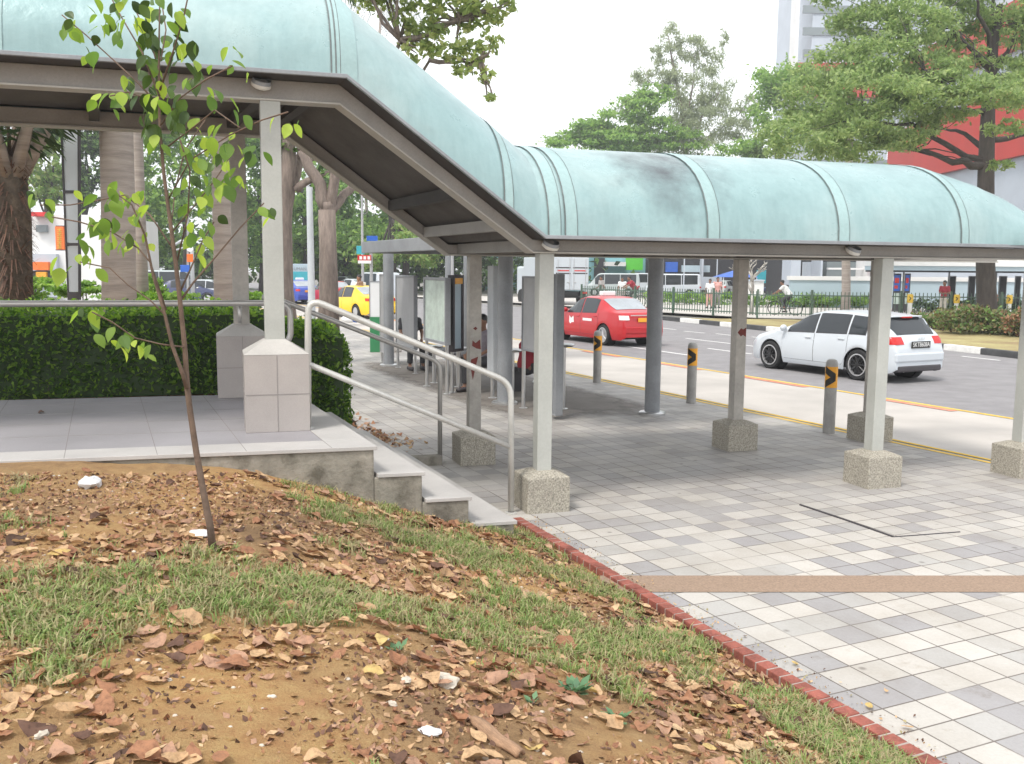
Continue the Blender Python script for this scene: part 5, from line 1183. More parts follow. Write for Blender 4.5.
for v in range(-60, 200, 22): quadbox(m, 803, 898, v, v + 7, 149.8, .3)
m.build('window_strips', MT['glassp'], b2)
m = MB(); quadbox(m, 795, 800.5, -80, 120, 149, 3); m.build('corner_fin', MT['bldw'], b2)
m = MB(); quadbox(m, 798, 860, 63, 70, 149, 1.5); quadbox(m, 770, 900, 82, 96, 148, 1.5); m.build('red_band', MT['bldr'], b2)
# facade strip seen under the roof, right
b3 = thing('office_building', 'grey pillared building behind the pale hoarding right of the bare tree', 'building', (0, 0, 0))
bpart('wall', 'dkbld', b3, (788, 1100, 235, 300, 66, 6)); bpart('pillar', 'bldg', b3, (790, 802, 240, 285, 62, 2)); bpart('pillar', 'bldg', b3, (820, 824, 240, 285, 62, 2)); bpart('pillar', 'bldw', b3, (866, 872, 240, 285, 62, 2))  # back wall painted near black as the shade behind the pillars
bpart('glazing', 'glassp', b3, (826, 864, 262, 284, 64, 1)); bpart('glazing', 'bldg', b3, (806, 818, 262, 284, 64, 1)); bpart('upper_wall', 'bldg', b3, (895, 1100, 235, 278, 64, 1)); bpart('frame', 'bldw', b3, (828, 864, 268, 269.5, 62.5, .3)); bpart('sign', 'red', b3, (868, 880, 264, 269, 61.5, .3))
hd = thing('hoarding', 'long pale blue hoarding wall beyond the fence on the right', 'hoarding', (0, 0, 0)); bpart('panel', 'hoard', hd, (789, 1100, 279.5, 312, 57, .3)); bpart('top_rail', 'bldw', hd, (789, 1100, 278.6, 280, 56.9, .5))
# far shelter
fs = thing('bus_shelter', 'white roofed bus shelter across the road behind the green fence', 'bus shelter', (0, 0, 0))
bpart('roof', 'white', fs, (888, 1110, 260, 265.6, 49.7, 3.4)); bpart('fascia', 'hoard', fs, (888, 1110, 265.7, 270.2, 49.8, 3.3)); bpart('soffit', 'dkbld', fs, (888, 1110, 270.3, 272, 49.9, 3.2))  # dark soffit strip: shade under the roof put into its colour
for u in (903.5, 949, 996, 1060): bpart('column', 'colgrey', fs, (u - 1.6, u + 1.6, 269, 316, 52, .2))
for (u0, u1) in ((893, 901.5), (904, 911)):
    t = thing('poster_board', 'blue and red poster board in the far shelter, ' + ('left of the pair' if u0 < 900 else 'right of the pair'), 'poster', (0, 0, 0), 0, 'poster boards in the far shelter')
    bpart('frame', 'dark', t, (u0, u1, 273.5, 311, 50.5, .15)); bpart('poster', 'blue', t, (u0 + 1, u1 - 1, 275, 291, 50.4, .08)); bpart('picture', 'red', t, (u0 + 2, u1 - 2.2, 278, 283, 50.35, .05), (u0 + 1.6, u1 - 3.5, 285.5, 288.5, 50.35, .05)); bpart('poster', 'map', t, (u0 + 1, u1 - 1, 293, 304, 50.4, .08))
for u, w_ in ((952, 9), (972, 8), (1003, 9), (1018, 7)):
    t = thing('advert_panel', 'dark upright advertising panel in the far shelter', 'panel', (0, 0, 0), 0, 'dark panels in the far shelter'); bpart('frame', 'colgrey', t, (u - w_ / 2, u + w_ / 2, 276, 310, 52.4, .2)); bpart('face', 'dkbld', t, (u - w_ / 2 + .8, u + w_ / 2 - .8, 277, 305, 52.3, .12))
# teal frontage, centre
b4 = thing('aqua_building', 'aqua fronted building with a bright green sign above the white vans', 'building', (0, 0, 0))
bpart('wall', 'blda', b4, (470, 655, 225, 300, 100, 10)); bpart('sign', 'lgreen', b4, (626, 643, 258, 270, 98.5, .6)); bpart('recess', 'dkbld', b4, (594, 605, 258, 285, 99.5, .8)); bpart('recess', 'dkbld', b4, (647, 655, 250, 285, 99.5, .8)); bpart('canopy', 'bldw', b4, (605, 626, 262, 266, 98, 1.8)); bpart('opening', 'glassp', b4, (630, 640, 272, 286, 99.5, .8))  # recess slabs stand proud, their near black colour painted in for shade
bpart('window', 'hoard', b4, (500, 560, 255, 275, 99.5, .8)); bpart('shutter', 'bldw', b4, (470, 500, 258, 285, 99.5, .8))
b5 = thing('dark_building', 'dark building with blue sign strip beyond the vans', 'building', (0, 0, 0))
bpart('wall', 'dkbld', b5, (656, 800, 228, 300, 92, 8)); bpart('sign_strip', 'hoard', b5, (682, 710, 265.5, 272, 91, .6)); bpart('sign_strip', 'blue', b5, (666, 678, 262, 272, 91, .6)); bpart('pillar', 'bldg', b5, (701, 704, 255, 290, 90, 1)); bpart('fence_panel', 'teal', b5, (757, 789, 270.5, 283, 80, .3)); bpart('low_wall', 'bldg', b5, (697, 722, 277, 290, 82, .4))
for u in (683, 716): bpart('lamp_post', 'bldg', b5, (u, u + 2.6, 240, 300, 70, .2))
aw = thing('awning', 'blue market awning on thin poles above the silver hatchback', 'awning', (0, 0, 0)); a, q = at(719, 277, 62), at(755, 270, 62)
m = MB(); cx = (a.x + q.x) / 2; hw = (q.x - a.x) / 2; m.add([(cx - hw, 61, a.z), (cx + hw, 61, a.z), (cx + hw, 64, a.z), (cx - hw, 64, a.z), (cx, 62.5, q.z)], [(0, 1, 4), (1, 2, 4), (2, 3, 4), (3, 0, 4), (3, 2, 1, 0)]); m.build('canopy', MT['blue'], aw)
for x in (-hw + .1, hw - .1): m = MB(); m.tube([(cx + x, 61.1, 0), (cx + x, 61.1, a.z)], .03, 6); m.build('pole', MT['white'], aw)
b7 = thing('portable_cabin', 'white square cabin beside the blue awning', 'cabin', (0, 0, 0)); bpart('wall', 'bldw', b7, (746, 764, 281, 299, 60, 2)); bpart('roof', 'bldg', b7, (745, 765, 279.8, 281, 59.9, 2.2))
# left: white shop building with orange sign, tall framed sign
b6 = thing('shop_building', 'white shop building behind the palms at far left with grey lower storey', 'building', (0, 0, 0))
bpart('wall', 'bldw', b6, (-60, 100, 215, 300, 62, 10)); bpart('lower_storey', 'bldg', b6, (28, 56, 254, 297, 61.6, .6)); bpart('shopfront', 'orange', b6, (33, 48, 262, 270, 61.3, .4)); bpart('awning', 'red', b6, (28, 45, 212, 216, 61, 1)); bpart('window', 'glassp', b6, (36, 46, 225, 232, 61.7, .5)); bpart('opening', 'dkbld', b6, (30, 55, 271, 285, 61.4, .5)); bpart('shopfront', 'amber', b6, (36, 46, 272, 277, 61.2, .3))  # opening is a near black slab with the inside shade painted on
sg = thing('hanging_sign', 'vertical orange shop sign with pale characters on the white building', 'sign', (0, 0, 0)); bpart('face', 'orange', sg, (56, 63, 226.5, 249.5, 56, .3)); bpart('bracket', 'dark', sg, (55.6, 63.4, 225.6, 226.4, 56, .3), (55.6, 63.4, 249.6, 250.4, 56, .3))
m = MB()
for k in range(5):
    v = 229 + k * 4.1
    for (x0, x1, y0, y1) in ((0, 4, 0, .8), (0, 4, 2.2, 2.9), (1.6, 2.4, -.2, 3.2)): quadbox(m, 57.5 + x0, 57.5 + x1, v + y0, v + y1, 55.95, .04)
m.build('lettering', MT['yellow'], sg)
pyl = thing('sign_pylon', 'tall narrow framed sign with three pale panels standing behind the hedge', 'sign', (0, 0, 0)); Y = 15.0
TL, TR_, BL, BR_ = at(57, 60, Y), at(78.5, 60, Y), at(67.5, 300, Y), at(79, 300, Y)
def py_pt(f, g): a = TL.lerp(TR_, f); c = BL.lerp(BR_, f); return a.lerp(c, g)
for f0, f1 in ((0, .10), (.93, 1.0)):
    m = MB(); vs = [py_pt(f0, 0), py_pt(f1, 0), py_pt(f1, 1), py_pt(f0, 1)]; vs = vs + [v + Vector((0, .08, 0)) for v in vs]; m.add(vs, [(0, 3, 2, 1), (4, 5, 6, 7), (0, 1, 5, 4), (1, 2, 6, 5), (2, 3, 7, 6), (3, 0, 4, 7)]); m.build('frame', MT['dark'], pyl)
gs = [.02, .25, .327, .546, .763, .975]
gs = [(.02, .535), (.548, .755), (.77, .965)]
for g0, g1 in gs:
    m = MB(); vs = [py_pt(.105, g0), py_pt(.925, g0), py_pt(.925, g1), py_pt(.105, g1)]; vs = [v + Vector((0, .015, 0)) for v in vs]; vs = vs + [v + Vector((0, .03, 0)) for v in vs]; m.add(vs, [(0, 3, 2, 1), (4, 5, 6, 7), (0, 1, 5, 4), (1, 2, 6, 5), (2, 3, 7, 6), (3, 0, 4, 7)]); m.build('panel', MT['pylon'], pyl)
for g0, g1 in ((0, .018), (.536, .547), (.756, .769), (.966, 1.0)):
    m = MB(); vs = [py_pt(.1, g0), py_pt(.9, g0), py_pt(.9, g1), py_pt(.1, g1)]; vs = vs + [v + Vector((0, .07, 0)) for v in vs]; m.add(vs, [(0, 3, 2, 1), (4, 5, 6, 7), (0, 1, 5, 4), (1, 2, 6, 5), (2, 3, 7, 6), (3, 0, 4, 7)]); m.build('crossbar', MT['dark'], pyl)
# lamp post and traffic signs
Y = 31; p = at(312, 318, Y); p.z = -.1; t = thing('lamp_post', 'slim pale grey lamp post between the two rough trunks', 'lamp post', p)
m = MB(); m.tube([(0, 0, 0), (0, 0, .8), rel(tuple(p), 310, 220, Y), rel(tuple(p), 307, 90, Y)], [.13, .12, .105, .07], 12); m.build('pole', MT['cab'], t, smooth=True)
m = MB(); q = Vector(rel(tuple(p), 307, 90, Y)); m.tube([q, q + Vector((.8, 0, .25)), q + Vector((1.7, 0, .3))], .045, 8); m.build('arm', MT['cab'], t, smooth=True); m = MB(); m.box(q + Vector((2.0, 0, .28)), (.7, .25, .12)); m.build('lantern', MT['colpan'], t, bevel=.03)
for u, Y, lab in ((452, 46, 'thin far lamp pole above the shelter roof end'), (363, 60, 'thin far lamp pole against the dark leafy tree')):
    p = at(u, 300, Y); p.z = -.1; t = thing('lamp_post', lab, 'lamp post', p); m = MB(); m.tube([(0, 0, 0), (0, 0, 9)], [.1, .06], 8); m.build('pole', MT['colpan'], t); m = MB(); m.box((.5, 0, 9), (1.3, .2, .1)); m.build('lantern', MT['colpan'], t)
p = at(187, 303, 32); p.z = -.1; t = thing('traffic_sign', 'road sign pole with white disc, orange plate and blue direction plate behind the sapling', 'sign', p); Y = 32
m = MB(); m.tube([(0, 0, 0), rel(tuple(p), 188, 215, Y)], .045, 8); m.build('pole', MT['colpan'], t)
for nm, mt_, u0, u1, v0, v1 in (('plate', 'blue', 180.5, 189.5, 265, 272), ('plate', 'orange', 187, 193, 254, 262)):
    a, q = at(u0, v1, Y - .1), at(u1, v0, Y - .1); m = MB(); m.box(((a.x + q.x) / 2 - p.x, -.1, (a.z + q.z) / 2 - p.z), (q.x - a.x, .03, q.z - a.z)); m.build(nm, MT[mt_], t, bevel=.01)
a = at(190, 248.5, Y - .1); m = MB(); m.lathe([(0, -.02), (.11, -.02), (.11, .02), (0, .02)], (a.x - p.x, -.1, a.z - p.z), 16, 'Y'); m.build('disc', MT['white'], t)
p = at(193, 303, 50); p.z = -.1; t = thing('overhead_sign', 'pale curved gantry arm over the far road behind the sapling', 'gantry', p); Y = 50
m = MB(); m.tube([rel(tuple(p), *q, Y) for q in ((193, 303), (192, 250), (189, 241), (181, 241), (173, 246))], [.12, .1, .09, .08, .06], 8); m.tube([rel(tuple(p), *q, Y) for q in ((176, 250), (186, 247), (193, 243))], .05, 6); m.tube([rel(tuple(p), *q, Y) for q in ((192, 240), (210, 240))], .05, 6); m.build('arm', MT['cab'], t, smooth=True)
# small rubbish bag and stone blocks by the trunk
p = gp(349, 322, 0); t = thing('plastic_bag', 'white and blue plastic bag lying at the foot of the forked tree', 'bag', p); m = MB(); m.sphere((0, 0, .12), .26, 10, 7, (1.2, .8, .6)); m.build('bag', MT['white'], t, smooth=True); m = MB(); m.sphere((.3, -.05, .12), .2, 10, 7, (1, .8, .7)); m.build('blue_part', MT['blue'], t, smooth=True)
p = gp(291, 322, .3); t = thing('stone_bollard', 'curved pale concrete block standing behind the stair top', 'block', p); m = MB(); m.tube([(-.1, 0, -.3), (0, 0, .1), (.02, 0, .35)], [.16, .15, .10], 10); m.build('block', MT['bldw'], t, smooth=True)
m = MB(); p = gp(398, 330, 0); m.box((0, 0, .18), (.5, .25, .36)); o = m.build('stone_block', MT['conc'], None, bevel=.05); o.location = gp(392, 352); o.rotation_euler = (0, 0, .4); tag(o, 'pale concrete block beside the far end of the shelter path', 'block')

# ------------------------------------------------------------------ people
def person(label, P, rz, pose, cols, s=1.0, vox=.02, group=None):
    """faces local +y; joints in metres"""
    t = thing('person', label, 'person', P, rz, group)
    J = dict(pose)
    def seg(m, a, b, ra, rb): a, b = Vector(J[a]), Vector(J[b]); k = 5; m.tube([a.lerp(b, i / k) for i in range(k + 1)], [ra + (rb - ra) * i / k for i in range(k + 1)], 10); m.sphere(a, ra * .98, 8, 6); m.sphere(b, rb * .98, 8, 6)
    body = MB(); hd_ = Vector(J['head']); ch, pv_, nk = Vector(J['chest']), Vector(J['pelvis']), Vector(J['neck'])
    body.sphere(hd_, .098, 14, 10, (.82, .98, 1.15)); f = Vector(J.get('face', (0, 1, 0))).normalized(); body.sphere(hd_ + f * .085 + Vector((0, 0, -.015)), .022, 6, 5); body.sphere(hd_ + f * .05 + Vector((0, 0, -.075)), .05, 8, 6)
    for sg_ in (-1, 1): r_ = f.cross(Vector((0, 0, 1))) * sg_; body.sphere(hd_ + r_ * .08, .022, 6, 5, (.6, 1, 1.4))
    seg(body, 'neck', 'head', .055, .05); body.tube([pv_ + Vector((0, 0, -.06)), pv_, pv_.lerp(ch, .45), ch, nk + Vector((0, 0, -.03))], [.12, .155, .135, .165, .07], 12)
    for sd_ in 'lr':
        seg(body, 'sh' + sd_, 'el' + sd_, .052, .042); seg(body, 'el' + sd_, 'wr' + sd_, .042, .028); seg(body, 'hip' + sd_, 'kn' + sd_, .085, .058); seg(body, 'kn' + sd_, 'an' + sd_, .056, .038); a = Vector(J['an' + sd_]); body.tube([a + Vector((0, -.05, -.05)), a + Vector((0, .08, -.05)), a + Vector((0, .18, -.06))], [.045, .045, .028], 8)
        body.tube([ch + Vector((0, 0, .08)), Vector(J['sh' + sd_])], [.09, .06], 8)
        w_, e_ = Vector(J['wr' + sd_]), Vector(J['el' + sd_]); d_ = (w_ - e_).normalized(); sx = d_.orthogonal().normalized(); body.tube([w_, w_ + d_ * .05, w_ + d_ * .09], [.028, .036, .034], 8)
        for k in range(4): o_ = sx * (-.026 + .0175 * k); body.tube([w_ + d_ * .08 + o_, w_ + d_ * .12 + o_, w_ + d_ * (.155 + .012 * (k in (1, 2))) + o_ - d_.cross(sx) * .015], [.010, .0095, .007], 6)
        body.tube([w_ + d_ * .03 + sx * .03, w_ + d_ * .07 + sx * .055, w_ + d_ * .095 + sx * .058], [.012, .0105, .008], 6)
    def fin(m, nm, mat, v=vox):
        o = m.build(nm, mat, t); rmm = o.modifiers.new('r', 'REMESH'); rmm.mode = 'VOXEL'; rmm.voxel_size = v; rmm.use_smooth_shade = True; sm = o.modifiers.new('s', 'SMOOTH'); sm.factor = .5; sm.iterations = 2; return o
    fin(body, 'body', cols['skin'])
    sh = MB(); sh.tube([pv_ + Vector((0, 0, -.08)), pv_ + Vector((0, 0, .04)), pv_.lerp(ch, .5), ch, nk + Vector((0, 0, -.04))], [.15, .172, .158, .185, .09], 12)
    for sd_ in 'lr': a, e = Vector(J['sh' + sd_]), Vector(J['el' + sd_]); sh.tube([ch + Vector((0, 0, .08)), a, a.lerp(e, .75)], [.11, .082, .068], 10); sh.sphere(a, .08, 8, 6)
    fin(sh, 'shirt', cols['top'], .018)
    tr_ = MB(); tr_.tube([pv_ + Vector((0, 0, -.1)), pv_ + Vector((0, 0, .06))], [.155, .165], 12); tr_.sphere(pv_, .16, 10, 7)
    for sd_ in 'lr': h_, k_, a = (Vector(J[q + sd_]) for q in ('hip', 'kn', 'an')); tr_.tube([h_, h_.lerp(k_, .5), k_, k_.lerp(a, .9)], [.108, .092, .076, .062], 10); tr_.sphere(k_, .075, 8, 6)
    fin(tr_, 'trousers', cols['leg'], .018)
    h = MB(); h.sphere(hd_ + Vector((0, 0, .035)) - f * .018, .103, 14, 10, (.86, .98, 1.02)); fin(h, 'hair', MT['hair'], .015)
    for sd_ in 'lr': a = Vector(J['an' + sd_]); q = MB(); q.tube([a + Vector((0, -.07, -.055)), a + Vector((0, .06, -.055)), a + Vector((0, .2, -.065))], [.05, .05, .032], 8); q.build('shoe', MT['dark'], t, smooth=True)
    t.scale = (s, s, s); return t
STAND = dict(pelvis=(0, 0, .93), chest=(0, .01, 1.27), neck=(0, .01, 1.45), head=(0, .03, 1.60), shl=(-.19, 0, 1.40), shr=(.19, 0, 1.40), ell=(-.25, .0, 1.12), elr=(.25, 0, 1.12), wrl=(-.24, .12, .90), wrr=(.24, .12, .90), hipl=(-.09, 0, .90), hipr=(.09, 0, .90), knl=(-.10, .02, .50), knr=(.11, .03, .50), anl=(-.11, 0, .10), anr=(.13, .02, .10))
HOLD = dict(STAND, wrl=(-.05, .22, 1.12), wrr=(.08, .24, 1.16))
WALK = dict(STAND, knl=(-.10, .18, .52), anl=(-.10, .22, .12), knr=(.10, -.06, .5), anr=(.10, -.30, .14), wrl=(-.26, -.12, .92), wrr=(.25, .22, .96))
SIT = dict(pelvis=(0, 0, .56), chest=(0, .04, .90), neck=(0, .06, 1.08), head=(0, .10, 1.23), shl=(-.19, .04, 1.03), shr=(.19, .04, 1.03), ell=(-.24, .12, .78), elr=(.24, .12, .78), wrl=(-.15, .34, .66), wrr=(.15, .34, .66), hipl=(-.10, .02, .54), hipr=(.10, .02, .54), knl=(-.13, .42, .53), knr=(.13, .42, .53), anl=(-.14, .44, .11), anr=(.14, .40, .11))
RIDE = dict(pelvis=(0, -.18, .98), chest=(0, .05, 1.30), neck=(0, .14, 1.46), head=(0, .20, 1.60), shl=(-.18, .10, 1.40), shr=(.18, .10, 1.40), ell=(-.24, .30, 1.2), elr=(.24, .30, 1.2), wrl=(-.22, .50, 1.08), wrr=(.22, .50, 1.08), hipl=(-.09, -.15, .95), hipr=(.09, -.15, .95), knl=(-.10, .18, .72), knr=(.10, .10, .60), anl=(-.10, .02, .38), anr=(.10, -.02, .22))
sk = dict(skin=MT['skin'])
faceto = lambda P, a: math.atan2(-P[1], -P[0]) - R(90) + a
TOP = {k: M(k + ' cloth', c, .85, .12, 8) for k, c in dict(checked=(.30, .27, .30), crimson=(.30, .025, .04), charcoal=(.05, .05, .055), pale=(.66, .66, .66), pinkish=(.62, .33, .30), khaki=(.55, .50, .42), brownish=(.20, .12, .08), greyish=(.33, .31, .30)).items()}
P = gp(485, 393); person('seated person in a checked grey shirt leaning forward behind the peeling walkway post', (P.x, P.y + .35, 0), faceto(P, R(-40)), SIT, dict(sk, top=TOP['checked'], leg=TOP['charcoal']))
P = gp(527, 402); person('seated person in a crimson shirt hidden between the round column and grey panel', (P.x, P.y + .3, 0), R(-70), SIT, dict(sk, top=TOP['crimson'], leg=TOP['charcoal']))
P = gp(407, 371); person('seated person in dark clothes at the far end behind the blank screen panel', (P.x, P.y + .5, 0), faceto(P, R(20)), SIT, dict(sk, top=TOP['charcoal'], leg=TOP['charcoal']))
P = at(943, 317, 46); person('standing person in a crimson top and pale trousers waiting at the far shelter', (P.x, P.y, 0), faceto(P, R(-30)), HOLD, dict(sk, top=TOP['crimson'], leg=TOP['khaki']), 1.03)
P = at(991, 317, 47.5); person('person in a brown top sitting behind the dark tree trunk in the far shelter', (P.x, P.y, 0), faceto(P, 0), SIT, dict(sk, top=TOP['brownish'], leg=TOP['charcoal']))
def bicycle(label, P, rz):
    t = thing('bicycle', label, 'bicycle', P, rz, 'bicycles beyond the fence')
    for y in (-.52, .52):
        m = MB(); k = 20; ring = [(0, y + .33 * math.cos(2 * math.pi * i / k), .34 + .33 * math.sin(2 * math.pi * i / k)) for i in range(k + 1)]; m.tube(ring, .022, 6); m.build('wheel', MT['black'], t)
    m = MB(); bb_, st, hd2 = (0, -.05, .32), (0, -.2, .82), (0, .38, .86)
    for a, c in ((bb_, st), (bb_, hd2), (st, hd2), ((0, -.52, .34), bb_), ((0, -.52, .34), st), ((0, .52, .34), hd2), (hd2, (0, .42, 1.04))): m.tube([a, c], .02, 6)
    m.tube([(-.25, .45, 1.05), (0, .42, 1.04), (.25, .45, 1.05)], .015, 6); m.build('frame', MT['dark'], t); m = MB(); m.box((0, -.2, .86), (.16, .26, .06)); m.build('saddle', MT['black'], t, bevel=.02); return t
P = at(785, 311, 46.5); bicycle('bicycle ridden by the person in white behind the fence', (P.x, P.y, 0), R(60)); person('cyclist in a white shirt and dark trousers behind the fence at the bare tree', (P.x, P.y, 0), R(60), RIDE, dict(sk, top=TOP['pale'], leg=TOP['charcoal']))
P = at(632, 302, 55); bicycle('bicycle ridden by the person in crimson left of the fence end', (P.x, P.y, 0), R(100)); person('cyclist in a crimson shirt riding past the grey green van', (P.x, P.y, 0), R(100), RIDE, dict(sk, top=TOP['crimson'], leg=TOP['charcoal']), 1.05)
P = at(622, 302, 56); person('standing person in a pale shirt left of the crimson cyclist', (P.x, P.y, 0), R(160), STAND, dict(sk, top=TOP['pale'], leg=TOP['greyish']), 1.0)
P = at(601, 303, 58); person('walking person in grey clothes by the nose of the grey green van', (P.x, P.y, 0), R(120), WALK, dict(sk, top=TOP['greyish'], leg=TOP['charcoal']), 1.03)
P = at(709.5, 303, 54); person('person in a white shirt behind the fence left of the pinkish one', (P.x, P.y, 0), R(150), STAND, dict(sk, top=TOP['pale'], leg=TOP['pinkish']), .98)
P = at(717, 303, 54.5); person('person in a pinkish shirt behind the fence near the arrow post', (P.x, P.y, 0), R(190), STAND, dict(sk, top=TOP['pinkish'], leg=TOP['greyish']), 1.04)
P = at(360, 305, 43); person('person in a dark brown shirt standing beyond the yellow taxi roof', (P.x, P.y, -.1), R(120), STAND, dict(sk, top=TOP['brownish'], leg=TOP['charcoal']), 1.12)

# ------------------------------------------------------------------ sapling
def gm(u, v):
    z = .6
    for _ in range(12): p = gp(u, v, z); z = .5 * z + .5 * mound_z(p)
    return Vector((p.x, p.y, mound_z(p)))
SPB = gm(213, 549); SY = SPB.y
sp = thing('sapling', 'slender young tree with bright fresh leaves growing from the sandy mound', 'tree', SPB)
def spt(u, v, dy=0.0): return at(u, v, SY + dy) - SPB
m = MB(); tr = [(213, 551, 9), (210, 525, 8.2), (203, 490, 7.4), (196, 450, 7), (190, 410, 6.6), (187, 385, 6.6), (185, 350, 5.6), (181, 310, 5.2), (176, 265, 4.8), (170, 220, 4.2), (164, 175, 3.8), (160, 130, 3.2), (159, 90, 2.8), (159, 45, 2.0), (160, -10, 1.2)]
m.tube([spt(a, b, .02 * math.sin(b * .02)) for a, b, r in tr], [r * SY / F_PX * .5 * .9 for a, b, r in tr], 9); m.sphere(spt(212, 549), .045, 10, 6, (1.3, 1.1, .5)); m.build('trunk', MT['twig'], sp, smooth=True)
m = MB()
BRC = [([(187, 388), (182, 372), (172, 345), (165, 315), (153, 275), (145, 235), (132, 205), (112, 190)], 4.5, 1), ([(181, 300), (193, 283), (213, 260), (240, 228), (264, 203)], 2.4, .8), ([(180, 292), (190, 270), (203, 240), (214, 222)], 2.2, .8), ([(166, 310), (150, 262), (138, 248), (112, 232), (80, 222), (52, 217)], 2.2, .6),
    ([(184, 347), (160, 344), (135, 338), (112, 322), (92, 312)], 1.6, .5), ([(159, 105), (135, 80), (108, 55), (86, 35), (62, 15)], 2.0, .6), ([(159, 95), (142, 52), (122, 18), (108, -8)], 2.2, .7), ([(160, 90), (172, 55), (183, 20), (189, -8)], 2.2, .7), ([(161, 125), (180, 98), (205, 80), (232, 66)], 1.6, .5), ([(163, 150), (190, 130), (215, 110), (240, 128)], 1.5, .5),
    ([(166, 190), (172, 220), (175, 190), (185, 150), (205, 120)], 1.6, .5), ([(172, 232), (195, 205), (215, 180), (235, 150)], 1.6, .5), ([(168, 200), (190, 160), (230, 135), (262, 120), (288, 112)], 1.4, .4), ([(150, 100), (128, 92), (110, 96)], 1.3, .4), ([(174, 250), (150, 215), (125, 195), (100, 200), (70, 205), (40, 205)], 1.8, .5), ([(165, 315), (150, 300), (128, 285), (110, 268), (80, 262)], 1.6, .5), ([(177, 262), (188, 215), (190, 170), (180, 140)], 1.7, .6), ([(161, 60), (166, 30), (160, -8)], 1.6, .6), ([(159, 70), (150, 40), (133, 5)], 1.5, .5)]
for b, r0, r1 in BRC:
    dy = rnd.uniform(-.35, .35); k = len(b); m.tube([spt(q[0], q[1], dy * i / (k - 1)) for i, q in enumerate(b)], [max(.0035, (r0 + (r1 - r0) * i / (k - 1)) * SY / F_PX * .55) for i in range(k)], 6)
m.build('branches', MT['twig'], sp, smooth=True)
LC = [(85, 8), (70, 27), (62, 30), (90, 55), (85, 62), (100, 25), (108, 22), (118, 35), (130, 5), (128, 20), (135, 35), (143, 58), (150, 50), (150, 80), (165, 5), (172, 15), (175, 30), (180, 40), (192, 45), (135, 82), (120, 85), (165, 78), (178, 80), (105, 100), (118, 108), (125, 105), (200, 68), (230, 62), (225, 78), (238, 68), (195, 88), (210, 95), (215, 105), (178, 118), (145, 115), (160, 120), (160, 130), (185, 128), (195, 130), (205, 145), (222, 145), (240, 125), (220, 150), (240, 155), (287, 125), (292, 130), (120, 190), (115, 198), (75, 205), (40, 205), (30, 200), (50, 212), (95, 225), (100, 235), (130, 250), (122, 240), (60, 268), (90, 265), (75, 265), (195, 195), (210, 190), (190, 180), (205, 250), (197, 240), (215, 165), (230, 170), (225, 195), (240, 190), (75, 315), (98, 328), (105, 335), (122, 345), (130, 340), (136, 350), (141, 347),
    (155, 25), (145, 30), (160, 45), (152, 65), (160, 60), (168, 50), (150, 95), (158, 100), (142, 100), (170, 95), (150, 12), (140, 20), (120, 12), (175, 60), (185, 55), (160, 110), (150, 125), (165, 145), (155, 140), (110, 245), (118, 255), (125, 225), (150, 235), (143, 220), (185, 215), (200, 210), (212, 215), (180, 195), (235, 175), (250, 160), (222, 128), (235, 140), (200, 165), (190, 150), (182, 105), (192, 75), (110, 210), (130, 200), (88, 250), (258, 215), (268, 208), (105, 190), (140, 205), (200, 265), (205, 235)]
qs = MB(); qd = MB()
def sap_leaf(c, L, dark):
    a = rnd.uniform(0, 6.28); d = Vector((math.cos(a) * .8, math.sin(a) * .8, -rnd.uniform(.3, 1.3))).normalized(); s = d.cross(Vector((rnd.gauss(0, .6), rnd.gauss(0, .6), 1))).normalized(); n = s.cross(d); w_ = L * rnd.uniform(.28, .36)
    pr = [(0, 0.04), (.12, .55), (.3, .92), (.5, 1.0), (.7, .8), (.87, .38), (1.0, .02)]; mb_ = qd if dark else qs; rows = []; cv = rnd.uniform(.1, .4); fo = rnd.uniform(.05, .35)
    for t_, w0 in pr:
        q = c + d * L * t_ - n * (cv * L * t_ * t_); rows.append([tuple(q + (s * k + n * fo * abs(k)) * w0 * w_) for k in (-1, -.5, 0, .5, 1)])
    mb_.grid(rows)
for (u, v) in LC:
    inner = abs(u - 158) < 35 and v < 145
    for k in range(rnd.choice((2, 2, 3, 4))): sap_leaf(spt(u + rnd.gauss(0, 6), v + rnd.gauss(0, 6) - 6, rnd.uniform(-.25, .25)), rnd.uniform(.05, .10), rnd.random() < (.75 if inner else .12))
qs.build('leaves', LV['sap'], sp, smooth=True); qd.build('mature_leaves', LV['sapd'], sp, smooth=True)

# ------------------------------------------------------------------ leaf litter, grass, debris on the mound
def zone(lst): return [(gm(u, v), r, a) for u, v, r, a in lst]
SAND = zone([(150, 490, .8, 1), (90, 500, .6, .8), (230, 500, .5, .8), (370, 660, .28, 1), (60, 720, .35, 1), (140, 740, .3, .7), (300, 720, .32, 1), (200, 690, .2, .6), (440, 720, .22, .9), (420, 670, .2, .8), (640, 740, .2, .6), (330, 560, .2, .5)])
GRAS = zone([(25, 490, .45, 1), (60, 475, .4, .6), (280, 600, .38, 1.3), (240, 555, .35, .6), (320, 590, .3, 1), (560, 580, .5, 1.2), (490, 590, .4, 1), (620, 640, .45, 1.1), (690, 670, .35, .7), (770, 710, .4, 1.3), (850, 745, .35, 1.4), (120, 590, .35, 1), (60, 600, .35, 1), (190, 600, .3, 1), (430, 545, .5, 1), (350, 520, .4, .9), (300, 500, .4, .6), (540, 640, .4, .9), (470, 640, .3, .5), (330, 610, .3, .8), (700, 720, .25, .8), (480, 530, .5, 1.1), (60, 640, .25, .7), (560, 540, .4, 1.0)])
def fld(P, zs_): return sum(a * math.exp(-((P.x - c.x) ** 2 + (P.y - c.y) ** 2) / (2 * (r * .7) ** 2)) for c, r, a in zs_)
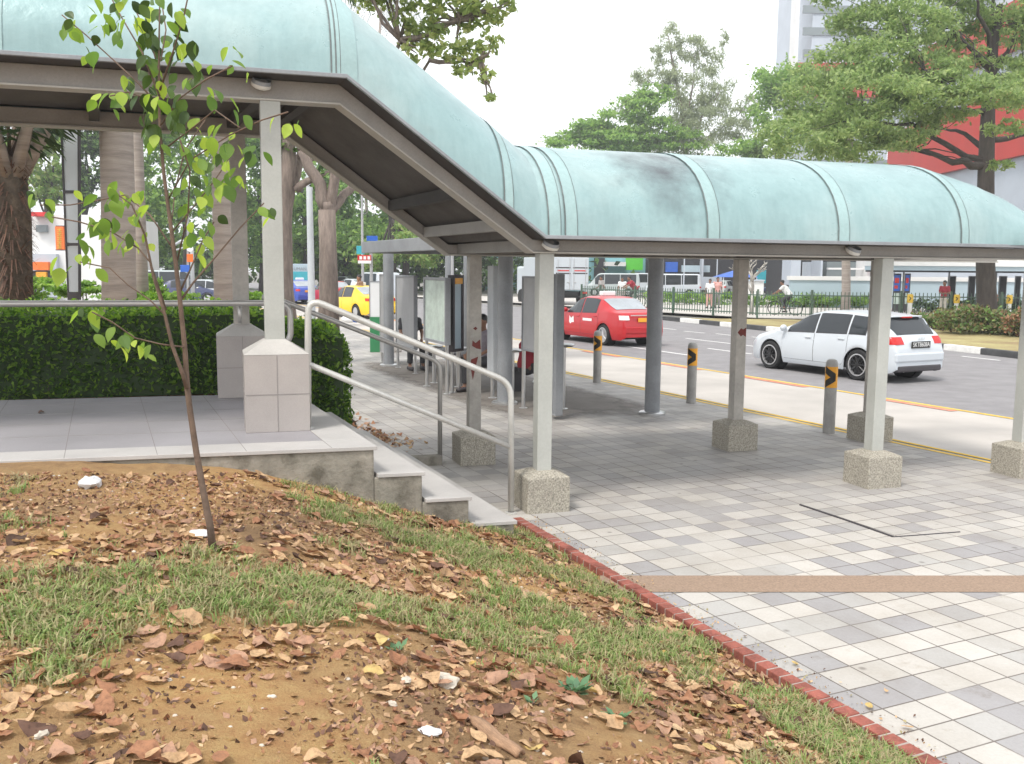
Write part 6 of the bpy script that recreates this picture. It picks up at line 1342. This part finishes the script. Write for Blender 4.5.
def mnormal(P): e = .05; return Vector((mound_z((P.x - e, P.y)) - mound_z((P.x + e, P.y)), mound_z((P.x, P.y - e)) - mound_z((P.x, P.y + e)), 2 * e)).normalized()
def in_view(P, mg=30): u, v = proj(P); return -mg < u < 1024 + mg and 300 < v < 764 + mg
def behind_wall(P): q = P - e2; return q.dot(nd) > -.03 and q.dot(SD) < 3 * TR + .05
gq = []; gq2 = []
tries = 0
while len(gq) + len(gq2) < 90000 and tries < 60000:
    tries += 1; i, d = rnd.uniform(-.1, 6.6), rnd.uniform(.03, 4.8) ** 1.0; P = BO + BD * i + BN * d
    P.z = mound_z(P)
    if not in_view(P) or behind_wall(P): continue
    g = .55 * fld(P, GRAS) - .6 * fld(P, SAND) - .17 + .95 * mnoise.noise(Vector((P.x * 1.6, P.y * 1.6, 2))) + .6 * mnoise.noise(Vector((P.x * 5, P.y * 5, 7))) - .02
    if g < rnd.random() * .9: continue
    k = rnd.randint(4, 9); sz = rnd.uniform(.6, 1.1); dry = rnd.random() < .42
    for _ in range(k):
        b = P + Vector((rnd.gauss(0, .018), rnd.gauss(0, .018), 0)); b.z = mound_z(b) - .004; a = rnd.uniform(0, 6.28); h = sz * rnd.uniform(.025, .065); ln = rnd.uniform(.3, 1.3) * h; dv = Vector((math.cos(a), math.sin(a), 0)); s = Vector((-dv.y, dv.x, 0)) * rnd.uniform(.0022, .0045)
        md = b + dv * ln * .35 + Vector((0, 0, h * .7)); tp_ = b + dv * ln + Vector((0, 0, h * rnd.uniform(.75, 1.05))); tgt = gq2 if dry else gq
        tgt.append([tuple(b - s), tuple(b + s), tuple(md + s * .8), tuple(md - s * .8)]); tgt.append([tuple(md - s * .8), tuple(md + s * .8), tuple(tp_ + s * .15), tuple(tp_ - s * .15)])
tag(quads('lawn_grass', np.array(gq), LV['grass']), kind='stuff'); tag(quads('dry_grass', np.array(gq2), LV['gdry']), kind='stuff')
def leaf_verts(L, wd, curl, fold, twist, seg=6):
    prof = [.16, .72, .97, 1.0, .88, .60, .08]; rows = []
    for i in range(seg + 1):
        t = i / seg; x = (t - .5) * L; z = curl * L * ((t - .5) ** 2 * 4 - .35); w_ = prof[i] * wd * .5; row = []
        for j in range(-2, 3):
            f = j / 2; yy = f * w_; zz = z + fold * abs(f) ** 1.5 * w_ + twist * f * (t - .5) * w_
            row.append((x, yy, zz))
        rows.append(row)
    return rows
TPL = []
for k in range(14):
    m = MB(); m.grid(leaf_verts(.105, .062 * rnd.uniform(.8, 1.1), rnd.uniform(.02, .20) * rnd.choice((1, 1, -1)), rnd.uniform(.1, .7) * rnd.choice((1, 1, -1)), rnd.uniform(-1, 1))); sd0 = Vector((k * 3.1, 0, 0)); m.v = [tuple(Vector(q) + Vector((mnoise.noise(Vector(q) * 38 + sd0) * .008, mnoise.noise(Vector(q) * 42 + sd0 * 2) * .011, mnoise.noise(Vector(q) * 30 - sd0) * .012))) for q in m.v]; TPL.append((m.v, m.f))
cand = []
tries = 0
while len(cand) < 1950 and tries < 30000:
    tries += 1; i, d = rnd.uniform(-.1, 6.6), rnd.uniform(.12, 4.8); P = BO + BD * i + BN * d; P.z = mound_z(P)
    if not in_view(P, 60) or behind_wall(P): continue
    f = .74 + .8 * mnoise.noise(Vector((P.x * 1.3 + 9, P.y * 1.3, 4))) + .4 * mnoise.noise(Vector((P.x * 4, P.y * 4, 3))) - .50 * fld(P, SAND) - .02 * fld(P, GRAS)
    if f < rnd.random(): continue
    cand.append(P)
cand.sort(key=lambda P: (P - Vector((0, 0, EYE))).length)
KEYS = ['l0', 'l1', 'l3', 'l2', 'l4']; WT = [.40, .31, .16, .11, .02]
LAB = dict(l0='tan curled dry leaf lying on the sandy mound', l1='reddish brown dry leaf lying on the sandy mound', l2='dark brown dry leaf lying on the sandy mound', l3='pinkish brown dry leaf lying on the sandy mound', l4='yellowed dry leaf lying on the sandy mound')
meshes = {}
def leaf_mx(P):
    nrm = mnormal(P); q = nrm.to_track_quat('Z', 'Y').to_matrix(); tilt = Matrix.Rotation(rnd.gauss(0, .17), 3, 'X') @ Matrix.Rotation(rnd.gauss(0, .17), 3, 'Y')
    return q @ Matrix.Rotation(rnd.uniform(0, 6.28), 3, 'Z') @ tilt
stuff = {k: MB() for k in KEYS}
for n_, P in enumerate(cand):
    k = nr.choice(KEYS, p=WT); ti = rnd.randrange(len(TPL)); sc = (rnd.uniform(.3, .75) if rnd.random() < .5 else rnd.uniform(.6, 1.1)) * (1.0 if rnd.random() < .85 else 1.25); mx = leaf_mx(P); z = Vector((0, 0, .004 + .010 * sc + rnd.uniform(0, .008)))
    if n_ < 270:
        if (k, ti) not in meshes:
            me = bpy.data.meshes.new('fallen_leaf'); me.from_pydata(TPL[ti][0], [], TPL[ti][1]); me.materials.append(LV[k]); me.polygons.foreach_set('use_smooth', [True] * len(me.polygons)); meshes[(k, ti)] = me
        o = bpy.data.objects.new('fallen_leaf', meshes[(k, ti)]); COL.objects.link(o); m4 = (mx * sc).to_4x4(); m4.translation = P + z; o.matrix_world = m4; tag(o, LAB[k], 'leaf', 'dry leaves fallen on the mound: ' + LAB[k].split(' dry')[0])
    else: stuff[k].add([P + z + mx @ (Vector(v) * sc) for v in TPL[ti][0]], TPL[ti][1])
for k in KEYS:
    if stuff[k].v: tag(stuff[k].build('leaf_litter', LV[k], smooth=True), kind='stuff')
# crumbs: small leaf fragments and grit
cr = []; cs = []
for _ in range(70000):
    i, d = rnd.uniform(-.1, 6.6), rnd.uniform(.08, 4.8); P = BO + BD * i + BN * d; P.z = mound_z(P)
    if not in_view(P) or behind_wall(P): continue
    if mnoise.noise(Vector((P.x * 2, P.y * 2, 6))) + .6 < rnd.random(): continue
    cr.append(tuple(P + Vector((0, 0, .004))))
tag(quads('leaf_crumbs', leaf_quads(cr, .024, 1.2, 1.7, .8), [LV['l0'], LV['l1'], LV['l2'], LV['l3']]), kind='stuff')
gb = MB()
for _ in range(700):
    i, d = rnd.uniform(0, 6.6), rnd.uniform(.1, 4.8); P = BO + BD * i + BN * d; P.z = mound_z(P)
    if in_view(P) and not behind_wall(P): gb.sphere(P, rnd.uniform(.003, .011), 5, 4, (1.2, 1, .7))
tag(gb.build('gravel', MT['stone'], smooth=True), kind='stuff')
gb = MB()
for _ in range(5200):
    i, d = rnd.uniform(0, 6.6), rnd.uniform(.1, 4.8); P = BO + BD * i + BN * d; P.z = mound_z(P)
    if in_view(P) and not behind_wall(P) and mnoise.noise(Vector((P.x * 3, P.y * 3, 1))) + .5 > rnd.random(): gb.sphere(P, rnd.uniform(.003, .012) * (1.5 if rnd.random() < .06 else 1), 5, 4, (rnd.uniform(.8, 1.5), 1, .7))
tag(gb.build('soil_clods', MT['soil']), kind='stuff')
# distinct debris
P = gm(496, 742); m = MB(); rowsb = []
for i in range(9):
    t_ = i / 8; w_ = .028 * (1 - .5 * abs(t_ - .4)); rowsb.append([(t_ * .26 - .13, w_ * math.cos(a), .018 * math.sin(a) + .006 * math.sin(t_ * 9)) for a in (-.2, .5, 1.2, 1.9, 2.6, 3.3)])
m.grid(rowsb); m.f.append(tuple(range(6))); o = m.build('bark_piece', MT['wood'], None, auto=R(60)); o.location = P + Vector((0, 0, .015)); o.rotation_euler = (.1, .05, R(-52)); so = o.modifiers.new('t', 'SOLIDIFY'); so.thickness = .012; tag(o, 'split piece of pale bark lying at the bottom edge of the mound', 'bark')
def crumple(u, v, r, label, mat='plastic', fl=.45):
    P = gm(u, v); m = MB(); m.sphere((0, 0, 0), r, 14, 10, (1.3, .9, fl)); m.v = [tuple(Vector(q) * (1 + .45 * mnoise.noise(Vector(q) * (2.6 / r) + Vector((u, 0, 0))))) for q in m.v]; o = m.build('litter_scrap' if mat == 'plastic' else 'flat_stone', MT[mat], None, auto=R(25)); o.location = P + Vector((0, 0, r * fl * .6)); o.rotation_euler = (0, 0, u); tag(o, label, 'litter' if mat == 'plastic' else 'stone')
crumple(90, 486, .075, 'crumpled white plastic scrap on the sand below the landing'); crumple(201, 536, .045, 'small white plastic scrap at the foot of the sapling'); crumple(783 - 325, 514, .04, 'white scrap near the foot of the steps')
crumple(445, 682, .05, 'flat pale stone half buried in the bare sand', 'stone', .25); crumple(392, 706, .016, 'small grey pebble on the bare sand', 'stone', .6); crumple(42, 737, .016, 'small white pebble in the lower left sand', 'stone', .7); crumple(407, 681, .022, 'small pale flat chip of stone on the sand', 'stone', .3)
crumple(430, 733, .03, 'small torn white scrap beside the bark piece', 'plastic', .3)
def weed(u, v, r, label, n=26):
    P = gm(u, v); t = thing('weed', label, 'weed', P, 0, 'small broad leaved weeds'); q = []
    for k in range(n):
        a = rnd.uniform(0, 6.28); d = Vector((math.cos(a), math.sin(a), rnd.uniform(.25, 1.1))).normalized(); L = r * rnd.uniform(.5, 1); s = d.cross(Vector((0, 0, 1))).normalized() * L * .24; b = Vector((0, 0, .0)) + d * L * .3; q.append([tuple(b), tuple(b + d * L * .4 + s), tuple(b + d * L * .8), tuple(b + d * L * .4 - s)])
    quads('leaves', np.array(q), LV['weed'], t); m = MB()
    for k in range(5): a = k * 1.3; m.tube([(0, 0, -.01), (math.cos(a) * r * .3, math.sin(a) * r * .3, r * .25)], .003, 4)
    m.build('stem', MT['twig'], t)
weed(575, 693, .09, 'largest bluish green weed among the leaves', 34); weed(618, 720, .07, 'low bluish weed right of the largest one', 24); weed(398, 652, .065, 'narrow pale green weed on the sand', 10); weed(532, 704, .05, 'small round leaved weed left of the largest one', 10); weed(648, 548 + 20, .05, 'tiny weed beside the brick edging', 8); weed(790, 660, .06, 'weed in the grass below the brick edging', 14)
# loose leaves on the paving and the landing
def lone(P, k, label, s=1.0, nm='fallen_leaf'):
    v, f = TPL[rnd.randrange(9)]; m = MB(); m.add([Vector(q) * s for q in v], f); o = m.build(nm, LV[k], None, smooth=True); o.location = P + Vector((0, 0, .018)); o.rotation_euler = (rnd.uniform(-.2, .2), rnd.uniform(-.2, .2), rnd.uniform(0, 6)); tag(o, label, 'leaf')
lone(gp(869, 709), 'l4', 'yellow leaf on the paving tiles by the brick edging', .6); lone(gp(907, 730), 'l0', 'brown curled leaf on the paving tiles by the brick edging', .55); lone(gp(886, 693), 'l0', 'tiny tan leaf fragment on a white paving tile', .3); lone(gp(795, 666), 'l4', 'orange leaf half on the brick edging', .5)
lone(gp(41, 413, ZL), 'l2', 'dark dry leaf on the landing floor', .8); lone(gp(396, 444), 'l0', 'tan leaf by the base of the low far post', .9); lone(gp(420, 440), 'l0', 'second tan leaf on the paving near the far handrail foot', .7)
cr = []
for _ in range(420):
    a = rnd.random(); P = gp(318, 412).lerp(gp(398, 447), a) + Vector((rnd.gauss(0, .16), rnd.gauss(0, .16), .012)); cr.append(tuple(P))
tag(quads('leaf_litter', leaf_quads(cr, .07, 1.0, 1.6, .5), [LV['l0'], LV['l1'], LV['l3']]), kind='stuff')

# soil and grit spilled over the brick edging
cr = []
for _ in range(1100):
    P = BO + BD * rnd.uniform(0, 7) - BN * abs(rnd.gauss(-.02, .09)); cr.append((P.x, P.y, .012 if (P - BO).dot(BN) < -.01 else .026))
tag(quads('soil_spill', leaf_quads(cr, .012, 1.6, 1.3, .7), [LV['l0'], LV['l2'], LV['gdry']]), kind='stuff')
# ------------------------------------------------------------------ thin humid haze
m = MB(); m.box((0, 180, 24), (664, 484, 52)); hz = m.build('haze', None, None); hz.data.materials.clear()
hm = bpy.data.materials.new('humid haze'); hm.use_nodes = True; ht = hm.node_tree; ht.nodes.clear(); ho = ht.nodes.new('ShaderNodeOutputMaterial'); hv = ht.nodes.new('ShaderNodeVolumePrincipled')
hv.inputs['Color'].default_value = (.95, .97, 1, 1); hv.inputs['Density'].default_value = .0013; hv.inputs['Anisotropy'].default_value = .3; ht.links.new(hv.outputs[0], ho.inputs['Volume']); hz.data.materials.append(hm); hz['kind'] = 'stuff'
